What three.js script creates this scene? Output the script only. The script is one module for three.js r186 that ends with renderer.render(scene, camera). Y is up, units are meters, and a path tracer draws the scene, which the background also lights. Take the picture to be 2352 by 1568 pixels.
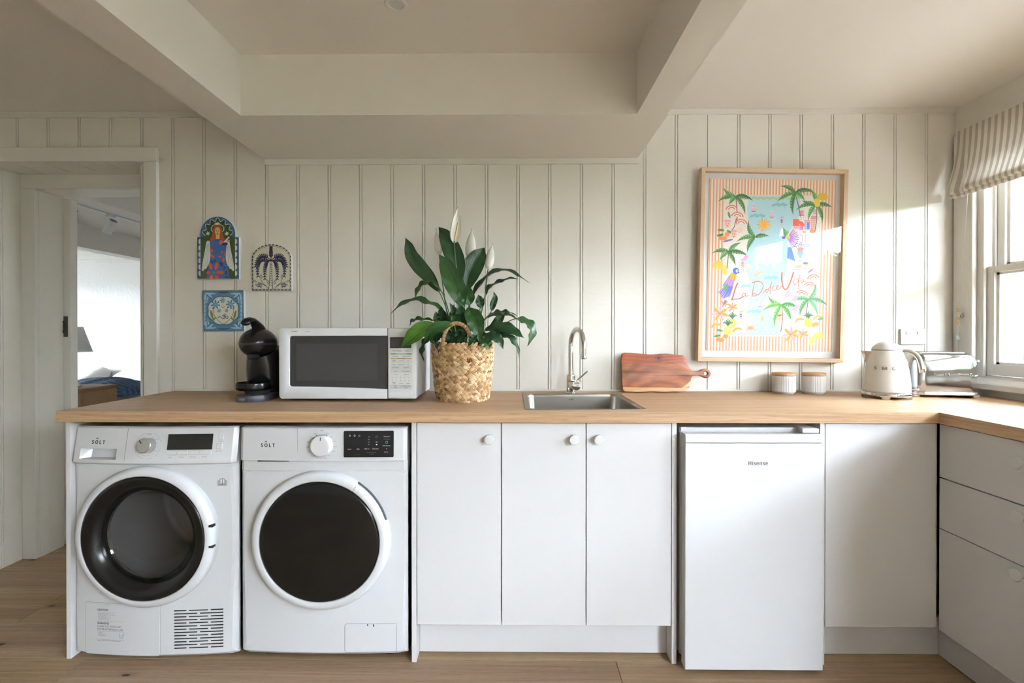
import * as THREE from 'three';
import { RoundedBoxGeometry } from 'three/addons/geometries/RoundedBoxGeometry.js';
import { mergeGeometries, mergeVertices, toCreasedNormals } from 'three/addons/utils/BufferGeometryUtils.js';
import { MarchingCubes } from 'three/addons/objects/MarchingCubes.js';
import { RectAreaLightUniformsLib } from 'three/addons/lights/RectAreaLightUniformsLib.js';
import { FontLoader } from 'three/addons/loaders/FontLoader.js';
import { TextGeometry } from 'three/addons/geometries/TextGeometry.js';
import { Brush, Evaluator, SUBTRACTION } from 'three-bvh-csg';

// ---------------------------------------------------------------- camera, sky, light, exposure
const scene = new THREE.Scene();
const IW = 2352, IH = 1568, FOC = 1133, PX0 = 1170, PY0 = 766.5;
const camera = new THREE.PerspectiveCamera(2 * Math.atan(IH / 2 / FOC) * 180 / Math.PI, IW / IH, 0.05, 80);
camera.position.set(0, 1.1726, 2.32);
camera.rotation.order = 'YXZ';
camera.rotation.set(-0.004, 0.009, 0);
camera.setViewOffset(IW, IH, IW / 2 - PX0, IH / 2 - PY0, IW, IH);
camera.updateMatrixWorld(true);

scene.background = new THREE.Color(0.87, 0.962, 1.09);      // bright overcast sky
scene.backgroundIntensity = 42;

const renderer = new THREE.WebGLRenderer({ antialias: true });
renderer.toneMapping = THREE.LinearToneMapping;
renderer.toneMappingExposure = 1.31;
renderer.shadowMap.enabled = true;
RectAreaLightUniformsLib.init();
//LIGHTS

// ---------------------------------------------------------------- helpers
const PI = Math.PI;
let _s = 12345;
const rnd = () => { _s = (_s + 0x6d2b79f5) | 0; let t = Math.imul(_s ^ (_s >>> 15), 1 | _s); t = (t + Math.imul(t ^ (t >>> 7), 61 | t)) ^ t; return ((t ^ (t >>> 14)) >>> 0) / 4294967296; };
const rr = (a, b) => a + (b - a) * rnd();
const clamp = (x, a, b) => Math.max(a, Math.min(b, x));
const smooth = (a, b, x) => { const t = clamp((x - a) / (b - a), 0, 1); return t * t * (3 - 2 * t); };
const V3 = (x, y, z) => new THREE.Vector3(x, y, z);
// a point of the photograph carried to a plane of the room (tape-measure for the layout)
function ray(px, py) { return V3((px - PX0) / FOC, -(py - PY0) / FOC, -1).applyQuaternion(camera.quaternion); }
function onZ(px, py, z) { const d = ray(px, py); return camera.position.clone().addScaledVector(d, (z - camera.position.z) / d.z); }
function onY(px, py, y) { const d = ray(px, py); return camera.position.clone().addScaledVector(d, (y - camera.position.y) / d.y); }

const used = new Map();
function numbered(name) { const n = used.get(name) ?? 0; used.set(name, n + 1); return n ? name + '_' + String(n).padStart(3, '0') : name; }
function finish(o) { o.castShadow = o.receiveShadow = true; return o; }
function part(parent, name, geo, mat, label) {
  const m = finish(new THREE.Mesh(geo, mat)); m.name = name; parent.add(m);
  if (label) m.userData.label = label;
  return m;
}
function sub(parent, name) { const g = new THREE.Group(); g.name = name; parent.add(g); return g; }
function thing(name, label, category, pos = [0, 0, 0], turn = 0, group) {
  const o = new THREE.Group(); o.name = numbered(name); scene.add(o);
  o.position.set(...pos); o.rotation.y = turn; o.userData = { label, category };
  if (group) o.userData.group = group;
  return o;
}
function tag(o, label, category, group) { o.name = numbered(o.name); Object.assign(o.userData, { label, category }); if (group) o.userData.group = group; return o; }
function struct(name) { const o = new THREE.Group(); o.name = name; o.userData.kind = 'structure'; scene.add(o); return o; }
function xf(geo, x = 0, y = 0, z = 0, rx = 0, ry = 0, rz = 0) {
  const m = new THREE.Matrix4().makeRotationFromEuler(new THREE.Euler(rx, ry, rz)); m.setPosition(x, y, z); return geo.applyMatrix4(m);
}
function merge(list) {
  const keep = ['position', 'normal', 'uv'];
  return mergeGeometries(list.map((g) => {
    g = g.index ? g.toNonIndexed() : g;
    for (const k of Object.keys(g.attributes)) if (!keep.includes(k)) g.deleteAttribute(k);
    if (!g.attributes.normal) g.computeVertexNormals();
    if (!g.attributes.uv) g.setAttribute('uv', new THREE.Float32BufferAttribute(new Float32Array(g.attributes.position.count * 2), 2));
    g.groups = []; g.morphAttributes = {};
    return g;
  }), false);
}
// uv in metres from the dominant side of each triangle; along = axis the grain runs
function muv(geo, along = 'x', ox = 0, oy = 0) {
  const g = geo.index ? geo.toNonIndexed() : geo, p = g.attributes.position, uv = new Float32Array(p.count * 2);
  const a = V3(), b = V3(), c = V3(), n = V3();
  for (let i = 0; i < p.count; i += 3) {
    a.fromBufferAttribute(p, i); b.fromBufferAttribute(p, i + 1); c.fromBufferAttribute(p, i + 2);
    n.copy(b).sub(a).cross(c.clone().sub(a));
    const ax = Math.abs(n.x), ay = Math.abs(n.y), az = Math.abs(n.z);
    const dom = ax > ay && ax > az ? 'x' : ay > az ? 'y' : 'z';
    const rest = ['x', 'y', 'z'].filter((k) => k !== dom);
    let u = rest[0], v = rest[1];
    if (v === along) [u, v] = [v, u];
    for (let k = 0; k < 3; k++) { const q = [a, b, c][k]; uv[(i + k) * 2] = q[u] + ox; uv[(i + k) * 2 + 1] = q[v] + oy + (dom === 'x' ? .37 : dom === 'z' ? .19 : 0); }
  }
  g.setAttribute('uv', new THREE.BufferAttribute(uv, 2));
  return g;
}
const box = (x0, x1, y0, y1, z0, z1) => new THREE.BoxGeometry(x1 - x0, y1 - y0, z1 - z0).translate((x0 + x1) / 2, (y0 + y1) / 2, (z0 + z1) / 2);
const rbox = (x0, x1, y0, y1, z0, z1, r = .002, s = 2) => new RoundedBoxGeometry(x1 - x0, y1 - y0, z1 - z0, s, Math.min(r, (x1 - x0) / 2.01, (y1 - y0) / 2.01, (z1 - z0) / 2.01)).translate((x0 + x1) / 2, (y0 + y1) / 2, (z0 + z1) / 2);
const cyl = (r0, r1, h, n = 32, open = false) => new THREE.CylinderGeometry(r0, r1, h, n, 1, open);
const sph = (r, a = 24, b = 16) => new THREE.SphereGeometry(r, a, b);
const lathe = (pts, n = 64, a0 = 0, a1 = 2 * PI) => new THREE.LatheGeometry(pts.map((p) => new THREE.Vector2(p[0], p[1])), n, a0, a1);
const crease = (g, a = .6) => toCreasedNormals(g, a);
function tube(pts, r, n = 24, m = 10, closed = false) { return new THREE.TubeGeometry(new THREE.CatmullRomCurve3(pts.map((p) => p.isVector3 ? p : V3(...p)), closed), n, r, m, closed); }
function capsuleBetween(a, b, r, n = 10) {
  const d = b.clone().sub(a), L = d.length(), g = cyl(r, r, L, n);
  g.applyQuaternion(new THREE.Quaternion().setFromUnitVectors(V3(0, 1, 0), d.normalize()));
  return g.translate((a.x + b.x) / 2, (a.y + b.y) / 2, (a.z + b.z) / 2);
}
function rrect(w, h, r, cx = 0, cy = 0) {
  const s = new THREE.Shape(), x = cx - w / 2, y = cy - h / 2;
  s.moveTo(x + r, y); s.lineTo(x + w - r, y); s.absarc(x + w - r, y + r, r, -PI / 2, 0); s.lineTo(x + w, y + h - r); s.absarc(x + w - r, y + h - r, r, 0, PI / 2);
  s.lineTo(x + r, y + h); s.absarc(x + r, y + h - r, r, PI / 2, PI); s.lineTo(x, y + r); s.absarc(x + r, y + r, r, PI, 1.5 * PI); return s;
}
function extr(shape, depth, bevel = 0, cs = 12) {
  return new THREE.ExtrudeGeometry(shape, { depth: depth - 2 * bevel, bevelEnabled: bevel > 0, bevelThickness: bevel, bevelSize: bevel, bevelOffset: -bevel, bevelSegments: 2, curveSegments: cs }).translate(0, 0, bevel);
}
const poly = (pts) => new THREE.Shape(pts.map((p) => new THREE.Vector2(p[0], p[1])));
const evaluator = new Evaluator(); evaluator.attributes = ['position', 'normal']; evaluator.useGroups = false;
function minus(a, b) {
  const strip = (g) => { g = g.clone(); g.deleteAttribute('uv'); return g.index ? g : mergeVertices(g); };
  const r = evaluator.evaluate(new Brush(strip(a)), new Brush(strip(b)), SUBTRACTION).geometry;
  const g = r.index ? r.toNonIndexed() : r; g.groups = []; return muv(g);
}

// ---------------------------------------------------------------- textures and materials
function hash2(x, y, s) { let h = Math.imul(x | 0, 374761393) ^ Math.imul(y | 0, 668265263) ^ Math.imul(s | 0, 2147483647); h = Math.imul(h ^ (h >>> 13), 1274126177); return ((h ^ (h >>> 16)) >>> 0) / 4294967296; }
function vnoise(x, y, px, py, s) {     // periodic value noise
  const x0 = Math.floor(x), y0 = Math.floor(y), fx = x - x0, fy = y - y0, u = fx * fx * (3 - 2 * fx), v = fy * fy * (3 - 2 * fy);
  const m = (a, n) => ((a % n) + n) % n;
  const a = hash2(m(x0, px), m(y0, py), s), b = hash2(m(x0 + 1, px), m(y0, py), s), c = hash2(m(x0, px), m(y0 + 1, py), s), d = hash2(m(x0 + 1, px), m(y0 + 1, py), s);
  return a + (b - a) * u + (c - a) * v + (a - b - c + d) * u * v;
}
function dataTex(w, h, fn, wm, hm, srgb = true) {
  const d = new Uint8Array(w * h * 4);
  for (let y = 0; y < h; y++) for (let x = 0; x < w; x++) {
    const c = fn((x + .5) / w, (y + .5) / h), i = (y * w + x) * 4;
    d[i] = clamp(c[0], 0, 1) * 255; d[i + 1] = clamp(c[1], 0, 1) * 255; d[i + 2] = clamp(c[2], 0, 1) * 255; d[i + 3] = 255;
  }
  const t = new THREE.DataTexture(d, w, h, THREE.RGBAFormat);
  t.wrapS = t.wrapT = THREE.RepeatWrapping; t.magFilter = THREE.LinearFilter; t.minFilter = THREE.LinearMipmapLinearFilter; t.generateMipmaps = true;
  if (srgb) t.colorSpace = THREE.SRGBColorSpace;
  if (wm) t.repeat.set(1 / wm, 1 / hm);
  t.needsUpdate = true; return t;
}
function canvasTex(w, h, draw) {
  const c = document.createElement('canvas'); c.width = w; c.height = h;
  draw(c.getContext('2d'), w, h);
  const t = new THREE.CanvasTexture(c); t.colorSpace = THREE.SRGBColorSpace; t.anisotropy = 8; return t;
}
// oak: a, b = light and dark sRGB tones (0..1)
function oakTex(seed, w, h, wm, hm, A, B, knots = []) {
  const mix = (t) => [0, 1, 2].map((k) => A[k] + (B[k] - A[k]) * t);
  return dataTex(w, h, (u, v) => {
    const warp = (vnoise(u * 3, v * 4, 3, 4, seed) - .5) * .5 + (vnoise(u * 9, v * 8, 9, 8, seed + 1) - .5) * .16;
    let y = v + warp * .10, near = 0, dark = 0;
    for (const [kx, ky, kr] of knots) {
      const dx = (u - kx) * wm, dy = (v - ky) * hm, d = Math.hypot(dx * .42, dy);
      y += (dy > 0 ? 1 : -1) * kr * .9 / hm * Math.exp(-d / kr * .9) * .8;
      near = Math.max(near, Math.exp(-Math.pow(d / kr / 1.5, 2))); dark = Math.max(dark, smooth(1, .35, d / kr / .55 + (vnoise(u * 90, v * 40, 90, 40, seed) - .5)));
    }
    const ring = .5 + .5 * Math.sin(y * 60 + 5 * vnoise(u * 2, y * 10, 2, 10, seed + 2) * 2);
    const fib = vnoise(u * 14, y * 180, 14, 180, seed + 3), fine = vnoise(u * 60, v * 420, 60, 420, seed + 4), big = vnoise(u * 2, y * 5, 2, 5, seed + 5);
    let t = .30 * ring * .6 + .42 * fib + .22 * fine + .45 * (big - .4) + near * .35;
    const pore = smooth(.80, .93, vnoise(u * 40, y * 260, 40, 260, seed + 6)) * .35;
    t = clamp(t + pore, 0, 1.3);
    const c = mix(t); const k = 1 - dark * .72;
    return [c[0] * k, c[1] * k * (1 - dark * .05), c[2] * k * (1 - dark * .05)];
  }, wm, hm);
}
const std = (o) => new THREE.MeshStandardMaterial(o);
const phy = (o) => new THREE.MeshPhysicalMaterial(o);
const lin = (r, g, b) => new THREE.Color().setRGB(r, g, b);
const paintBump = dataTex(256, 256, (u, v) => { const n = .55 * vnoise(u * 40, v * 12, 40, 12, 7) + .45 * vnoise(u * 120, v * 90, 120, 90, 8); return [n, n, n]; }, .5, .5, false);
const WALLC = lin(.80, .775, .70);
const M = {
  wall: std({ color: WALLC, roughness: .42, bumpMap: paintBump, bumpScale: .0004 }),
  ceil: std({ color: lin(.84, .81, .74), roughness: .75, bumpMap: paintBump, bumpScale: .0003 }),
  trim: std({ color: lin(.78, .76, .71), roughness: .35 }),
  white: std({ color: lin(.785, .79, .81), roughness: .38 }),
  enamel: phy({ color: lin(.775, .795, .83), roughness: .3, clearcoat: .4, clearcoatRoughness: .15 }),
  plastic: std({ color: lin(.785, .80, .82), roughness: .35 }),
  black: phy({ color: lin(.006, .006, .0065), roughness: .2, specularIntensity: .7 }),
  matblack: std({ color: lin(.02, .02, .021), roughness: .55 }),
  dark: std({ color: lin(.03, .03, .032), roughness: .7 }),
  chrome: std({ color: lin(.86, .87, .88), metalness: 1, roughness: .07 }),
  steel: std({ color: lin(.62, .61, .59), metalness: 1, roughness: .28 }),
  glass: phy({ color: lin(1, 1, 1), transmission: 1, thickness: 0, roughness: 0, ior: 1.5 }),
  seam: std({ color: lin(.42, .43, .46), roughness: .7 }),
  shadowgap: std({ color: lin(.05, .05, .052), roughness: .9 }),
};
// ---------------------------------------------------------------- the setting
const CEIL = 2.212, BENCH = .894, XR = 2.058, PITCH = .14829;
const grooveX = (k) => k <= 21 ? -2.3531 + PITCH * k : .7610 + (k - 21) * .14525;
const floorTex = [11, 23, 37, 51, 67].map((s, i) => oakTex(s, 1024, 160, 1.9, .21, [.735, .645, .525], [.545, .44, .325], [[.30 + .1 * i, .4, .012], [.72 - .09 * i, .65, .016], [.12 + .05 * i, .75, .008]].slice(0, 1 + (i % 3))));
const floorMats = floorTex.map((t, i) => std({ map: t, roughness: .5, color: lin(.98 - .05 * (i % 3), .97 - .05 * (i % 3), .95 - .06 * (i % 2)) }));
{
  const floor = struct('floor');
  part(floor, 'subfloor', box(-7, 2.3, -.25, -.014, -4.1, 5.2), std({ color: lin(.12, .09, .06), roughness: .9 }));
  const g = floorMats.map((_, i) => muv(rbox(0, 1.898, -.014, 0, 0, .2085, .0012, 1), 'x', i * .37, 0));
  let n = 0;
  for (let r = -3; r < 22; r++) {
    const z0 = .565 + (r - 2) * .21, off = r === 2 ? -1.536 : r === 0 ? -2.005 : -2.5 + ((r * 1.273 + 40) % 1.9);
    for (let x = off - 1.9 * 2; x < XR; x += 1.9) {
      if (x + 1.9 < -3.7) continue;
      if (r < 0 && x > -1.0) continue;
      const k = (n * 7 + r * 3 + 60) % 5;
      const m = part(floor, 'plank', g[k], floorMats[k]); m.position.set(x, 0, z0); n++;
    }
  }
}
// tongue-and-groove lining: one board = groove, bead, groove, flat face
function boardGeo(w, h, bead = true, end = .0080) {
  const t = .012, P = bead
    ? [[-.0080, 0], [-.0068, -.0055], [-.0054, -.0055], [-.0042, -.0006], [-.002, .0003], [.002, .0003], [.0042, -.0006], [.0054, -.0055], [.0068, -.0055], [.0080, 0]]
    : [[-.0024, 0], [-.001, -.0055], [.001, -.0055], [.0024, 0]];
  const prof = [[P[0][0], -t], ...P, [w - end, 0], [w - end, -t]];
  const pos = [];
  const n = prof.length;
  for (let i = 0; i < n - 1; i++) { const [a, az] = prof[i], [b, bz] = prof[i + 1]; pos.push(a, 0, az, b, 0, bz, b, h, bz, a, 0, az, b, h, bz, a, h, az); }
  for (const y of [0, h]) { const s = y ? 1 : -1; for (let i = 1; i < n - 1; i++) { const [a, az] = prof[0], [b, bz] = prof[i], [c, cz] = prof[i + 1]; const T = [[a, y, az], [b, y, bz], [c, y, cz]]; if (s > 0) T.reverse(); pos.push(...T.flat()); } }
  const g = new THREE.BufferGeometry(); g.setAttribute('position', new THREE.Float32BufferAttribute(pos, 3)); g.computeVertexNormals();
  return muv(g, 'y');
}
const WT = .20;
{
  const w = struct('wall_back');
  part(w, 'wall_core', merge([box(-1.74, 2.3, -.05, 2.42, -WT, -.012), box(-3.8, -2.551, -.05, 2.42, -WT, -.012), box(-2.55, -1.74, 1.984, 2.42, -WT, -.012)]), M.wall);
  const cache = new Map();
  for (let k = -1; k < 30; k++) {
    const x = grooveX(k), x1 = Math.min(grooveX(k + 1), XR + .008), wd = x1 - x, bead = k !== 22;
    const over = x < -1.80;             // above the door opening
    const y0 = over ? 1.99 : x < -1.55 ? .02 : .87, y1 = 2.2;
    const end = k === 21 ? .0024 : .0080, key = [wd.toFixed(4), y0, bead, end].join();
    if (!cache.has(key)) cache.set(key, boardGeo(wd, y1 - y0, bead, end));
    const m = part(w, 'board', cache.get(key), M.wall); m.position.set(x, y0, 0);
  }
  // fillet strips where boards meet ceiling, bulkhead and worktop
  part(w, 'top_strip', merge([rbox(-2.6, -1.17, 2.184, CEIL, -.012, .010, .002), rbox(.575, XR, 2.188, CEIL, -.012, .010, .002)]), M.wall);
  part(w, 'bulkhead_strip', rbox(-1.172, .585, 1.958, 1.985, -.012, .010, .002), M.wall);
  part(w, 'bench_strip', rbox(-1.60, XR, BENCH, BENCH + .009, 0, .006, .002), M.trim);
}
{
  const c = struct('ceiling');
  part(c, 'ceiling_sheet', box(-3.8, 2.3, CEIL, CEIL + .12, -WT, 5.2), M.ceil);
  part(c, 'bulkhead', box(-1.172, .578, 1.984, CEIL, -.012, .475), M.ceil);
  part(c, 'beam', box(-1.172, -1.025, 1.984, CEIL, .475, 5.0), M.ceil);
  part(c, 'beam', box(.459, .572, 1.984, CEIL, .475, 5.0), M.ceil);
}
{
  const dl = new THREE.Group(); dl.name = 'ceiling_downlight'; dl.position.set(-.373, CEIL, .757); scene.add(dl);
  tag(dl, 'small round white downlight in the recessed ceiling above the plant', 'light');
  part(dl, 'bezel', lathe([[.022, 0], [.034, 0], [.036, -.002], [.034, -.004], [.024, -.005], [.022, 0]], 32), M.plastic);
  part(dl, 'lens', cyl(.0225, .0225, .002, 24).translate(0, -.001, 0), std({ color: lin(.7, .7, .68), roughness: .4 }));
}
// right wall with its openings
const WIN = [[.108, 1.20, .979, 1.985], [1.365, 2.07, .979, 1.985], [2.92, 5.0, .02, 2.14]];
{
  const w = struct('wall_right'), x0 = XR, x1 = XR + .15, L = [];
  let z = -WT;
  for (const [a, b, y0, y1] of WIN) { L.push(box(x0, x1, -.05, 2.42, z, a), box(x0, x1, -.05, y0, a, b), box(x0, x1, y1, 2.42, a, b)); z = b; }
  L.push(box(x0, x1, -.05, 2.42, z, 5.2));
  part(w, 'wall_core', merge(L), M.wall);
  const wl = struct('wall_left'); part(wl, 'wall_core', box(-3.8, -3.65, -.05, 2.42, -WT, 5.2), M.wall);
  const wf = struct('wall_front'); part(wf, 'wall_core', box(-3.8, 2.3, -.05, 2.42, 5.05, 5.2), M.wall);
}
function sashWindow(n, [z0, z1, y0, y1]) {
  const w = struct('window_' + n), mid = 1.457;
  part(w, 'casing', merge([rbox(XR - .018, XR, y0, y1 + .09, z0 - (n === 1 ? .098 : .075), z0 + .002, .003), rbox(XR - .018, XR, y0, y1 + .09, z1 - .002, z1 + .075, .003), rbox(XR - .018, XR, y1 - .002, y1 + .09, z0, z1, .003),
    rbox(XR - .024, XR - .004, y0, y1, z0 - .016, z0 + .004, .005), rbox(XR - .024, XR - .004, y0, y1, z1 - .004, z1 + .016, .005)]), M.trim);
  part(w, 'jamb', merge([box(XR, XR + .15, y0, y1, z0, z0 + .018), box(XR, XR + .15, y0, y1, z1 - .018, z1), box(XR, XR + .15, y1 - .018, y1, z0, z1)]), M.trim);
  part(w, 'stop_bead', merge([rbox(XR - .002, XR + .012, y0, y1, z0 + .016, z0 + .034, .003), rbox(XR - .002, XR + .012, y0, y1, z1 - .034, z1 - .016, .003),
    rbox(XR + .052, XR + .060, y0, y1, z0 + .016, z0 + .03, .002), rbox(XR + .052, XR + .060, y0, y1, z1 - .03, z1 - .016, .002)]), M.trim);
  const prof = poly([[XR - .042, y0 - .052], [XR + .15, y0 - .03], [XR + .15, y0], [XR + .02, y0 + .004], [XR - .036, y0 - .024], [XR - .042, y0 - .03]]);
  const sill = extr(prof, z1 - z0 + .16).translate(0, 0, z0 - .085);
  part(w, 'sill', sill, M.trim);
  const sash = (name, xa, xb, ya, yb, st, rt, rb) => {
    const za = z0 + .019, zb = z1 - .019, xm = (xa + xb) / 2;
    const s = part(w, name, merge([rbox(xa, xb, ya, yb, za, za + st, .002), rbox(xa, xb, ya, yb, zb - st, zb, .002), rbox(xa, xb, ya, ya + rb, za + st, zb - st, .002), rbox(xa, xb, yb - rt, yb, za + st, zb - st, .002),
      box(xm - .005, xm + .013, ya + rb - .001, ya + rb + .010, za + st, zb - st), box(xm - .005, xm + .013, yb - rt - .010, yb - rt + .001, za + st, zb - st),
      box(xm - .005, xm + .013, ya + rb, yb - rt, za + st - .001, za + st + .012), box(xm - .005, xm + .013, ya + rb, yb - rt, zb - st - .012, zb - st + .001)]), M.trim);
    const pane = new THREE.PlaneGeometry(zb - za - 2 * st, yb - ya - rt - rb); pane.rotateY(-PI / 2); pane.translate(xm + .003, (ya + rb + yb - rt) / 2, (za + zb) / 2);
    part(s, 'pane', pane, M.glass);
  };
  sash('lower_sash', XR + .014, XR + .049, y0 + .006, mid, .045, .028, .048);
  sash('upper_sash', XR + .062, XR + .097, mid - .028, y1 - .018, .042, .045, .034);
}
sashWindow(1, WIN[0]); sashWindow(2, WIN[1]);
{ // glazed door further along the same wall, behind the photographer
  const [z0, z1, y0, y1] = WIN[2], d = struct('door_2'), xa = XR + .05, xb = XR + .09, zm = (z0 + z1) / 2;
  part(d, 'casing', merge([rbox(XR - .018, XR, 0, y1 + .07, z0 - .07, z0, .003), rbox(XR - .018, XR, 0, y1 + .07, z1, z1 + .07, .003), rbox(XR - .018, XR, y1, y1 + .07, z0, z1, .003)]), M.trim);
  for (const [a, b] of [[z0, zm], [zm, z1]]) {
    const s = part(d, 'door_leaf', merge([rbox(xa, xb, y0, y1, a, a + .07, .002), rbox(xa, xb, y0, y1, b - .07, b, .002), rbox(xa, xb, y0, y0 + .12, a, b, .002), rbox(xa, xb, y1 - .07, y1, a, b, .002)]), M.trim);
    part(s, 'pane', new THREE.PlaneGeometry(b - a - .14, y1 - y0 - .19).rotateY(-PI / 2).translate(xa + .02, (y0 + y1) / 2 + .025, (a + b) / 2), M.glass);
  }
}
{ // doorway at the left: architrave, lined recess, inner frame, sliding door
  const t = struct('trim_1');
  part(t, 'architrave', merge([rbox(-1.739, -1.674, .001, 1.973, .0, .021, .004), rbox(-2.69, -1.674, 1.973, 2.040, .0, .021, .004), rbox(-2.59, -2.526, .001, 1.973, 0, .021, .004)]), M.trim);
  part(t, 'inner_frame', merge([rbox(-2.537, -2.466, .001, 1.909, -.222, -WT + .001, .002), rbox(-2.537, -1.70, 1.909, 1.981, -.222, -WT + .001, .002), rbox(-1.78, -1.70, .001, 1.909, -.222, -WT + .001, .002)]), M.trim);
  const rec = struct('wall_recess');
  part(rec, 'wall_core', merge([box(-2.58, -2.5495, -.02, 2.0, -WT, -.0), box(-6.7, -2.466, -.05, 2.42, -.36, -.222), box(-2.466, -1.75, 1.909, 2.42, -.36, -.222), box(-1.75, -1.6, -.05, 2.42, -.40, -.222)]), M.wall);
  for (const [z, wd] of [[-.102, .1095], [-.2 - .0076, .1055]]) { const m = part(rec, 'board', boardGeo(wd, 1.980), M.wall); m.rotation.y = PI / 2; m.position.set(-2.538, 0, z + wd - .001); }
  const g = boardGeo(PITCH, .2, false, .0024);
  for (let k = 0; k < 6; k++) { const m = part(rec, 'ceiling_board', g, M.wall); m.rotation.x = PI / 2; m.position.set(-2.541 + k * PITCH, 1.980, -.2); }
  const d = struct('door_1');
  part(d, 'door_leaf', rbox(-3.25, -2.4276, .008, 1.90, -.405, -.362, .003), M.trim);
  const hn = sub(d, 'handle');
  part(hn, 'plate', rbox(-2.500, -2.443, 1.145, 1.258, -.363, -.359, .001), std({ color: lin(.12, .12, .12), metalness: .8, roughness: .4 }));
  part(hn, 'grip', lathe([[.0, 0], [.014, 0], [.016, .003], [.014, .006], [.008, .003], [0, .003]], 24).rotateX(PI / 2).scale(1, 2.2, 1).translate(-2.468, 1.20, -.359), M.matblack);
}
{ // bedroom seen through the doorway
  const b = struct('bedroom_walls'), far = -3.90;
  const plaster = dataTex(512, 512, (u, v) => { const n = .5 * vnoise(u * 10, v * 7, 10, 7, 3) + .3 * vnoise(u * 30, v * 22, 30, 22, 4) + .2 * vnoise(u * 80, v * 60, 80, 60, 5); const k = smooth(.45, .75, n); return [k, k, k]; }, 1.4, 1.4, false);
  const pm = std({ color: lin(.80, .80, .78), roughness: .6, bumpMap: plaster, bumpScale: .0025 });
  part(b, 'far_wall', muv(box(-6.8, -1.6, -.05, 2.42, far - .15, far)), pm);
  part(b, 'side_wall', merge([box(-1.9, -1.75, -.05, 2.42, far, -.40), box(-6.8, -6.6, -.05, 2.42, -1.3, -.36), box(-6.8, -6.6, -.05, .8, -3.2, -1.3), box(-6.8, -6.6, 1.7, 2.42, -3.2, -1.3), box(-6.8, -6.6, -.05, 2.42, far, -3.2)]), M.wall);
  part(b, 'cornice', rbox(-6.6, -1.9, 2.06, 2.085, far, far + .012, .003), M.wall);
  part(b, 'window_frame', merge([rbox(-6.72, -6.67, .8, 1.7, -1.36, -1.3, .003), rbox(-6.72, -6.67, .8, 1.7, -3.2, -3.14, .003), rbox(-6.72, -6.67, .86, 1.64, -2.28, -2.22, .003), rbox(-6.72, -6.67, .8, .86, -3.14, -1.36, .003), rbox(-6.72, -6.67, 1.64, 1.7, -3.14, -1.36, .003)]), M.trim);
  part(b, 'pane', new THREE.PlaneGeometry(1.78, .78).rotateY(PI / 2).translate(-6.695, 1.25, -2.25), M.glass);
  const c = struct('bedroom_ceiling');
  part(c, 'ceiling_sheet', merge([box(-6.8, -3.31, 2.16, 2.42, far, -.36), box(-3.115, -1.6, 2.36, 2.42, far, -.36), box(-3.31, -3.115, 2.145, 2.42, far, -.36)]), M.ceil);
  part(c, 'beam', box(-4.12, -3.96, 1.95, 2.16, far, -.36), M.ceil);
}
// ---------------------------------------------------------------- worktop, cabinets, sink, tap
function loft(loops, capA = false, capB = false, closed = true) {   // loops: arrays of Vector3, same length
  const n = loops[0].length, pos = [], idx = [];
  for (const L of loops) for (const p of L) pos.push(p.x, p.y, p.z);
  for (let i = 0; i < loops.length - 1; i++) for (let j = 0; j < (closed ? n : n - 1); j++) {
    const a = i * n + j, b = i * n + (j + 1) % n, c = a + n, d = b + n; idx.push(a, b, d, a, d, c);
  }
  const cap = (i, flip) => { const c = V3(0, 0, 0); loops[i].forEach((p) => c.add(p)); c.divideScalar(n); const k = pos.length / 3; pos.push(c.x, c.y, c.z); for (let j = 0; j < n; j++) { const a = i * n + j, b = i * n + (j + 1) % n; flip ? idx.push(k, b, a) : idx.push(k, a, b); } };
  if (capA) cap(0, true); if (capB) cap(loops.length - 1, false);
  const g = new THREE.BufferGeometry(); g.setAttribute('position', new THREE.Float32BufferAttribute(pos, 3)); g.setIndex(idx); g.computeVertexNormals(); return g;
}
const flip = (g) => { g = g.index ? g.toNonIndexed() : g; const p = g.attributes.position.array; for (let i = 0; i < p.length; i += 9) for (let k = 0; k < 3; k++) { const t = p[i + 3 + k]; p[i + 3 + k] = p[i + 6 + k]; p[i + 6 + k] = t; } g.computeVertexNormals(); return g; };
const ZP = .58, BT = .038;
const oakA = [.815, .70, .565], oakB = [.63, .495, .36];
const benchTex = oakTex(101, 2048, 512, 2.4, .62, oakA, oakB);
const benchMat = std({ map: benchTex, roughness: .42 });
const SINK = { x0: .040, x1: .476, z0: .105, z1: .556 };
{
  const t = thing('worktop', 'long L-shaped oak laminate worktop running over the machines, cabinets and drawers', 'worktop', [0, BENCH - BT, 0]);
  const s = poly([[-1.609, -.002], [XR - .002, -.002], [XR - .002, -.012], [1.4706, -.602], [-1.609, -.602]]);
  s.holes.push(new THREE.Path(rrect(SINK.x1 - SINK.x0 - .016, SINK.z1 - SINK.z0 - .016, .012, (SINK.x0 + SINK.x1) / 2, -(SINK.z0 + SINK.z1) / 2).getPoints(8)));
  part(t, 'back_section', muv(extr(s, BT, .0005).rotateX(-PI / 2), 'x'), benchMat);
  const s2 = poly([[1.4707, -.602], [XR - .002, -.0121], [XR - .002, -1.75], [1.4707, -1.75]]);
  part(t, 'side_section', muv(extr(s2, BT, .0005).rotateX(-PI / 2), 'z', .3, .1), benchMat);
}
const X = (px, z = ZP) => onZ(px, 1250, z).x, Y = (py, z = ZP) => onZ(1200, py, z).y;
const CT = BENCH - BT - .002, DB = Y(1435.5), GAPD = .0015;
const knobGeo = lathe([[0, .0255], [.0155, .0255], [.0172, .0245], [.0178, .022], [.0178, .017], [.0165, .0155], [.009, .013], [.008, .004], [.0095, 0]], 32).rotateX(PI / 2);
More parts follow.
